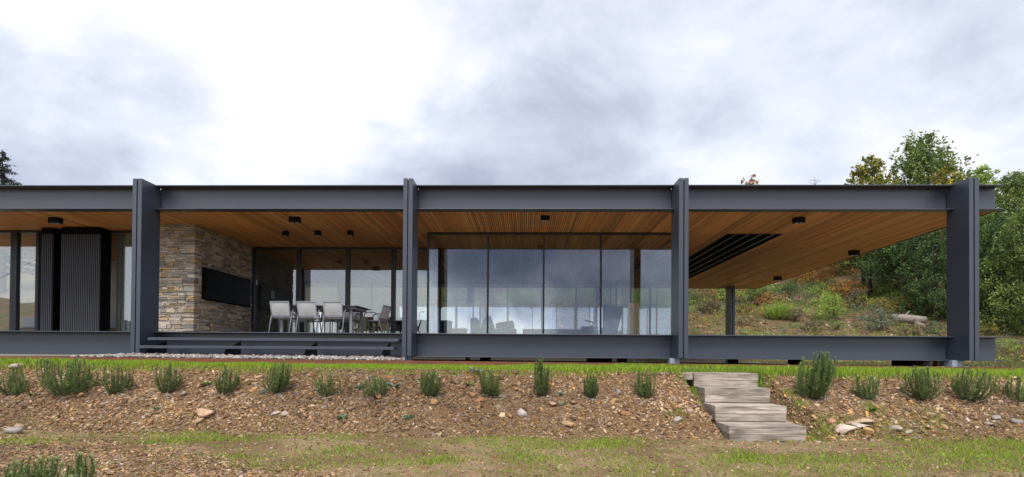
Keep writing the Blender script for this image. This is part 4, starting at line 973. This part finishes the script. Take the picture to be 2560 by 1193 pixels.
def tree(px, ytop, Y, wpx, palname, label, seed, trunk='bark', crown_from=.25, per=420, size=.2, lean=0.0, base_Y=None, nb=16, name='tree', aspect=.5, group='trees on the hillside', tr=.16, spiky=0.0, shell=.55):
    r = np.random.default_rng(seed); X = onY(px, 700, Y)[0]; zt = onY(px, ytop, Y)[2]; zb = float(H(X, Y)); h = zt - zb; wd = wpx / 1280. * Y
    t = thing(name, (X, Y, zb), label, 'tree', group)
    b = MB(); top = np.array([X + lean * h, Y, zb + h * .9])
    tp_ = [np.array([X, Y, zb - .2]), np.array([X + lean * h * .2 + r.normal(0, .1), Y, zb + h * .3]), np.array([X + lean * h * .6 + r.normal(0, .15), Y, zb + h * .6]), top]
    b.tube([tuple(p_) for p_ in tp_], [tr, tr * .75, tr * .5, .03], 8)
    blobs = []
    for i in range(nb):
        f = crown_from + (1 - crown_from) * ((i + .5) / nb) ** .85; a = i * 2.4 + r.uniform(-.4, .4)
        prof = math.sin(min(1, (1 - f) / (1 - crown_from) * 1.15 + .12) * 1.75) ; prof = max(.12, min(1, prof))
        rr = wd * .5 * prof * r.uniform(.45, .85); br = wd * .22 * (.55 + .45 * prof) * r.uniform(.75, 1.2)
        ax = X + lean * h * f; c = np.array([ax + math.cos(a) * rr, Y + math.sin(a) * rr, zb + h * f - br * .3])
        c[2] = min(c[2], zt - br * .8)
        blobs.append((c, (br, br, br * (.8 + spiky))))
        s0 = np.array([ax * .5 + .5 * X, Y, zb + h * max(.12, f - .18)]); mid_ = (s0 + c) / 2 + np.array([0, 0, -.05 * h * .3])
        b.tube([tuple(s0), tuple(mid_), tuple(c)], [tr * .38, tr * .25, .02], 5)
    blobs.append((np.array([X + lean * h, Y, zt - wd * .13]), (wd * .13, wd * .13, wd * .13 * (1 + spiky))))
    b.build('trunk', trunk, t, smooth=True)
    V, C = crown_leaves(blobs, per, size, palname, seed + 1, aspect, shell); arr_mesh('crown', V, np.arange(len(V)).reshape(-1, 4), 'leaf', t, C)
    return t
tree(2300, 356, 42, 205, 'mid', 'tallest tree with feathery grey green crown above the roof', 1, per=150, size=.27, nb=26, crown_from=.2, spiky=.5, shell=.3)
tree(2175, 398, 40, 150, 'yellow', 'yellowing green tree left of the tallest one', 2, per=260, size=.26, nb=18)
tree(2365, 420, 38, 130, 'yellow', 'yellow tinged tree in front of the tallest crown, right side', 3, per=280, size=.24, nb=16)
tree(2452, 420, 46, 130, 'light', 'bright green rounded tree beside the last steel column', 4, per=300, size=.26, nb=16)
tree(2540, 436, 36, 190, 'mid', 'broad green tree at the right picture edge', 5, per=520, size=.17, nb=26, crown_from=.08)
tree(2500, 545, 33, 170, 'dark', 'dark bushy tree right of the last column, in front', 6, per=560, size=.145, nb=24, crown_from=.06)
tree(2250, 520, 38, 170, 'dark', 'dark evergreen tree behind the ceiling edge with dark trunk', 7, per=360, size=.19, nb=18, crown_from=.36, base_Y=38, tr=.2)
tree(2340, 500, 34, 150, 'dark', 'dense dark holly like tree next to the last column', 8, per=560, size=.14, nb=24, crown_from=.05)
tree(2160, 560, 44, 150, 'mid', 'green tree with bare dark lower trunk behind the autumn bushes', 9, per=320, size=.2, nb=14, crown_from=.42, tr=.17)
tree(1990, 600, 46, 90, 'mid', 'slim pale trunked tree at the rear corner of the house', 10, trunk='palebark', per=220, size=.2, nb=10, crown_from=.5, tr=.13)
tree(2060, 570, 52, 190, 'autumn', 'brown leaved tree high on the hillside', 11, per=240, size=.2, nb=16, crown_from=.15)
tree(1876, 440, 60, 82, 'autumn', 'autumn coloured tree top just above the roof line', 12, per=150, size=.26, nb=14)
tree(2420, 600, 50, 170, 'mid', 'green tree hidden behind the last column', 13, per=240, size=.24, nb=14, crown_from=.1)
tree(2600, 500, 30, 220, 'mid', 'near green tree leaning out of the right picture edge', 14, per=520, size=.16, nb=22, crown_from=.1)
tree(2200, 600, 56, 260, 'dark', 'dark wood edge tree deep behind the hillside', 15, per=240, size=.26, nb=18, crown_from=.05)
tree(1900, 640, 56, 220, 'dark', 'dark tree behind the rear roof corner', 16, per=240, size=.24, nb=14, crown_from=.05)
tree(1700, 620, 54, 260, 'mid', 'green tree behind the glass room, right', 17, per=170, size=.28, nb=14, crown_from=.05)
tree(1350, 610, 54, 280, 'light', 'pale green tree behind the glass room, middle', 18, per=170, size=.28, nb=14, crown_from=.05)
tree(1020, 610, 54, 260, 'yellow', 'yellow green tree behind the second column', 19, per=170, size=.28, nb=14, crown_from=.05)
# bare twiggy tree
def bare(px, ytop, Y, label, seed):
    r = np.random.default_rng(seed); X = onY(px, 500, Y)[0]; zt = onY(px, ytop, Y)[2]; zb = float(H(X, Y)); h = zt - zb
    b = MB(); b.tube([(X, Y, zb - .2), (X + .1, Y, zb + h * .5), (X, Y, zt - .3)], [.16, .1, .02], 6)
    for i in range(60):
        f = r.uniform(.45, .97); a = r.uniform(0, 6.28); l = h * .22 * (1.1 - f) + .35; p0 = Vector((X, Y, zb + h * f)); d = Vector((math.cos(a), math.sin(a), r.uniform(.4, 1.1))).normalized()
        p1 = p0 + d * l; b.tube([p0, (p0 + p1) / 2 + Vector((0, 0, .05)), p1], [.025, .015, .006], 4)
        for k in range(3): 
            q = p0 + d * l * r.uniform(.4, .95); e = (d + Vector(r.normal(0, .5, 3))).normalized(); b.tube([q, q + e * l * .45], [.012, .005], 4)
    o = b.build('bare_tree', 'palebark', origin=(X, Y, zb)); tag(o, label, 'tree', 'trees on the hillside')
bare(2037, 446, 62, 'bare twiggy tree top peeping over the roof', 21)
# conifer at the far left
def conifer(px, ytop, Y, label, seed):
    r = np.random.default_rng(seed); X = onY(px, 500, Y)[0]; zt = onY(px, ytop, Y)[2]; zb = float(H(X, Y)); h = zt - zb
    t = thing('conifer_tree', (X, Y, zb), label, 'tree'); b = MB(); b.tube([(X, Y, zb - .2), (X, Y, zb + h * .6), (X - .25, Y, zt)], [.25, .12, .015], 8)
    V = []; C = []
    for i in range(95):
        f = (i / 95) ** .8; z_ = zb + h * (.15 + .85 * f) - .05; ln = 2.6 * (1 - f) ** .75 + .12; a = r.uniform(0, 6.28)
        p0 = np.array([X - .25 * f ** 3, Y, z_]); tip = p0 + np.array([math.cos(a) * ln, math.sin(a) * ln, -.12 * ln + .1])
        b.tube([tuple(p0), tuple((p0 + tip) / 2 + np.array([0, 0, .08])), tuple(tip)], [.03, .02, .006], 4)
        m = int(70 * ln) + 12; u = r.random(m)[:, None]; P = p0 + (tip - p0) * u + r.normal(0, .04, (m, 3)); Dv = r.normal(0, .5, (m, 3)) + np.array([0, 0, -.75]) + (tip - p0) / ln * .5
        l_ = r.uniform(.15, .34, m); V.append(leaf_quads(P, Dv, l_, l_ * .2, r)); C.append(np.repeat(np.array([(.028, .042, .03)]) * r.uniform(.7, 1.3, (m, 1)), 4, 0))
    b.build('trunk', 'bark', t); V = np.concatenate(V); arr_mesh('crown', V, np.arange(len(V)).reshape(-1, 4), 'leaf', t, np.concatenate(C))
conifer(10, 374, 40, 'dark drooping conifer at the far left above the roof', 31)

def shrub(px, base, top, wpx, palname, label, seed, size=.09, per=900, spiky=False, name='shrub', nb=9, aspect=.4, group='shrubs on the hillside', y0=26.5):
    r = np.random.default_rng(seed); g = ground_at(px, base, y0); s = g[1] / 1280.; h = (base - top) * s * 1.1; wd = wpx * s * 1.12; zb = float(H(g[0], g[1]))
    t = thing(name, (g[0], g[1], zb), label, 'shrub', group); b = MB()
    if spiky:
        n = int(900 * max(.5, wd)); a = r.uniform(0, 6.28, n); sp = r.random(n) ** .6
        P = np.stack([g[0] + np.cos(a) * sp * wd * .28, g[1] + np.sin(a) * sp * wd * .28, np.full(n, zb)], -1)
        Dv = np.stack([np.cos(a) * sp * .55, np.sin(a) * sp * .55, np.ones(n)], -1) + r.normal(0, .12, (n, 3)); ln = h * r.uniform(.5, 1.05, n)
        u = r.random(n)[:, None] * .6; P = P + Dv / np.linalg.norm(Dv, axis=1)[:, None] * ln[:, None] * u * .6
        V = leaf_quads(P, Dv, ln * .6, .02, r); pal = np.array(GREENS[palname]); C = np.repeat(pal[r.integers(0, len(pal), n)] * r.uniform(.8, 1.3, (n, 1)), 4, 0)
    else:
        bl = []
        for i in range(nb):
            a = r.uniform(0, 6.28); q = r.random() ** .6; br = wd * .2 * r.uniform(.7, 1.25)
            bl.append((np.array([g[0] + math.cos(a) * q * wd * .34, g[1] + math.sin(a) * q * wd * .34, zb + h * (.2 + .62 * r.random() * (1 - .4 * q))]), (br, br, min(br, h * .3))))
        V, C = crown_leaves(bl, per, size, palname, seed + 1, aspect, .35)
    for i in range(10):
        a = r.uniform(0, 6.28); b.tube([(g[0], g[1], zb - .03), (g[0] + math.cos(a) * wd * .15, g[1] + math.sin(a) * wd * .15, zb + h * .4), (g[0] + math.cos(a) * wd * .3, g[1] + math.sin(a) * wd * .3, zb + h * .75)], [.015, .01, .004], 4)
    b.build('stems', 'bark', t); arr_mesh('foliage', V, np.arange(len(V)).reshape(-1, 4), 'leaf', t, C)
SH = [(1950, 800, 752, 66, 'light', 'bright green spiky broom bush in front of the log slope', True), (2082, 798, 738, 86, 'light', 'leafy bright green bush under the autumn bush', False), (2108, 752, 702, 92, 'autumn', 'orange leaved bush between the trunks', False),
      (2200, 828, 768, 86, 'grey', 'grey green bush left of the log', False), (2192, 768, 742, 44, 'light', 'small spiky broom tuft above the grey green bush', True), (2265, 778, 752, 60, 'mid', 'low green spiky tuft above the log', True),
      (1865, 816, 792, 54, 'dry', 'low brownish bush right of the rear column', False), (1985, 802, 772, 60, 'dry', 'dry heather bush right of the broom', False), (2030, 826, 800, 70, 'dry', 'dry heather bush low on the slope', False), (2035, 812, 788, 40, 'mid', 'small green bush behind the low heather', False),
      (2092, 824, 808, 34, 'mid', 'tiny green bush below the leafy bush', False), (1775, 782, 748, 60, 'dry', 'pinkish dry grass bush left of the rear column', True), (1780, 785, 768, 30, 'grey', 'small grey bush left of the rear column', False), (1798, 752, 722, 44, 'mid', 'dark green bush at the soffit line left of the rear column', False),
      (1745, 752, 722, 50, 'yellow', 'yellow bush at the soffit line beside the third column', False), (1885, 757, 716, 80, 'mid', 'green bush right of the rear column under the soffit', False), (1912, 764, 728, 50, 'autumn', 'reddish bush right of the rear column', False), (1860, 780, 758, 50, 'yellow', 'yellow green tuft beside the rear column', True),
      (1970, 748, 705, 80, 'dark', 'dark bush on the upper slope behind the broom', False), (2035, 730, 650, 110, 'autumn', 'large thin brown leaved bush on the upper slope', False), (2340, 836, 806, 56, 'grey', 'grey green bush right of the log at the column', False), (2290, 836, 815, 90, 'dry', 'olive low growth below the log', False),
      (2400, 800, 680, 120, 'dark', 'dark bush mass behind the last column', False), (2540, 838, 760, 90, 'mid', 'green bush at the right edge by the yard', False), (2545, 800, 745, 50, 'autumn', 'red brown bush at the right picture edge', False), (2465, 842, 800, 50, 'yellow', 'olive bush just right of the last column', False),
      (2230, 760, 690, 110, 'mid', 'bush among the dark trunks', False), (2320, 790, 690, 120, 'dark', 'dark undergrowth left of the last column', False), (2140, 775, 725, 70, 'dry', 'dry bush beside the dark trunk', False), (1835, 760, 735, 40, 'autumn', 'small red bush behind the rear column', False),
      (1640, 770, 725, 120, 'mid', 'bush behind the glass room at its right end', False), (1480, 770, 720, 130, 'yellow', 'yellow bush behind the glass room', False), (1290, 770, 725, 120, 'light', 'pale bush behind the glass room', False), (1120, 780, 710, 100, 'mid', 'bush behind the glass room at its left end', False)]
for i, (a, b_, c, d, pl, lab, spk) in enumerate(SH): shrub(a, b_, c, d, pl, lab, 300 + 7 * i, spiky=spk, size=.14 if pl == 'autumn' else .105, per=620 if pl in ('mid', 'light', 'dark') else 480)
# low growth between the bushes: heather, dry stalks, seedlings
uv, uc = [], []
for i in range(1000):
    ux = rng.uniform(3, 30); uy = 26.6 + rng.random() ** 1.2 * 17
    if wob(ux * .7, uy * .7 + 4) < -0.15 and rng.random() < .7: continue
    uz = float(H(ux, uy)); q = rng.uniform(.2, .7) * (1 + .9 * float(sst(33, 38, uy))); pl = ['dry', 'grey', 'mid', 'light', 'light', 'autumn', 'dark', 'yellow'][rng.integers(0, 8)]
    V, C = crown_leaves([(np.array([ux + rng.normal(0, q * .5), uy + rng.normal(0, q * .5), uz + q * .35]), (q, q, q * .5)) for _ in range(2)], 210, .085 * (1 + .5 * float(sst(33, 38, uy))), pl, 9000 + i, .38, .2)
    uv.append(V); uc.append(C)
uv = np.concatenate(uv)
tag(arr_mesh('hillside_undergrowth', uv, np.arange(len(uv)).reshape(-1, 4), 'leaf', cols=np.concatenate(uc)), 'low heather and seedlings scattered on the hillside', 'undergrowth', kind='stuff')
# log
g = ground_at(2275, 815, 26.5); lg = thing('fallen_log', (g[0], g[1], g[2]), 'weathered grey fallen log with a broken branch on the hillside', 'log')
s = g[1] / 1280.; lx, ly, lz = g
MB().tube([(lx - 42 * s, ly + .1, lz + 22 * s), (lx - 20 * s, ly, lz + 19 * s), (lx + 10 * s, ly, lz + 15 * s), (lx + 34 * s, ly - .1, lz + 15 * s)], [7 * s, 10 * s, 11 * s, 8 * s], 12).build('trunk', 'deadwood', lg, smooth=True)
MB().tube([(lx + 8 * s, ly - .1, lz + 8 * s), (lx + 26 * s, ly - .3, lz - 2 * s), (lx + 38 * s, ly - .5, lz - 12 * s)], [6 * s, 4.5 * s, 2.5 * s], 8).tube([(lx - 12 * s, ly, lz + 24 * s), (lx - 2 * s, ly, lz + 36 * s)], [3 * s, 1 * s], 6).build('branch', 'deadwood', lg, smooth=True)
g = ground_at(1985, 752, 26.5); s = g[1] / 1280.
tag(MB().tube([(g[0] - 45 * s, g[1], g[2] + 6 * s), (g[0], g[1], g[2] + 3 * s), (g[0] + 30 * s, g[1], g[2] + 1 * s)], [3 * s, 4 * s, 3 * s], 8).build('fallen_branch', 'deadwood', origin=tuple(g), smooth=True), 'thin dead branch lying on the upper slope behind the broom', 'branch')
# overhead cable behind the camera, mirrored in the left windows
def mirp(px, py, Y):
    v = onY(px, py, 1.0); k = (Y + 2 * YLF) ; return (v[0] * k, -Y, v[2] * k)
pa = mirp(-500, 960, 55); pb = mirp(0, 695, 55); pc = mirp(100, 643, 55)
dv = Vector(pc) - Vector(pb); A = Vector(pb) - dv * 2.2; B = Vector(pb) + dv * 2.0
tag(MB().tube([A, (A + B) / 2 - Vector((0, 0, .1)), B], .03, 6).build('power_cable', 'cable', origin=tuple(A)), 'black overhead cable mirrored in the far left windows', 'cable')
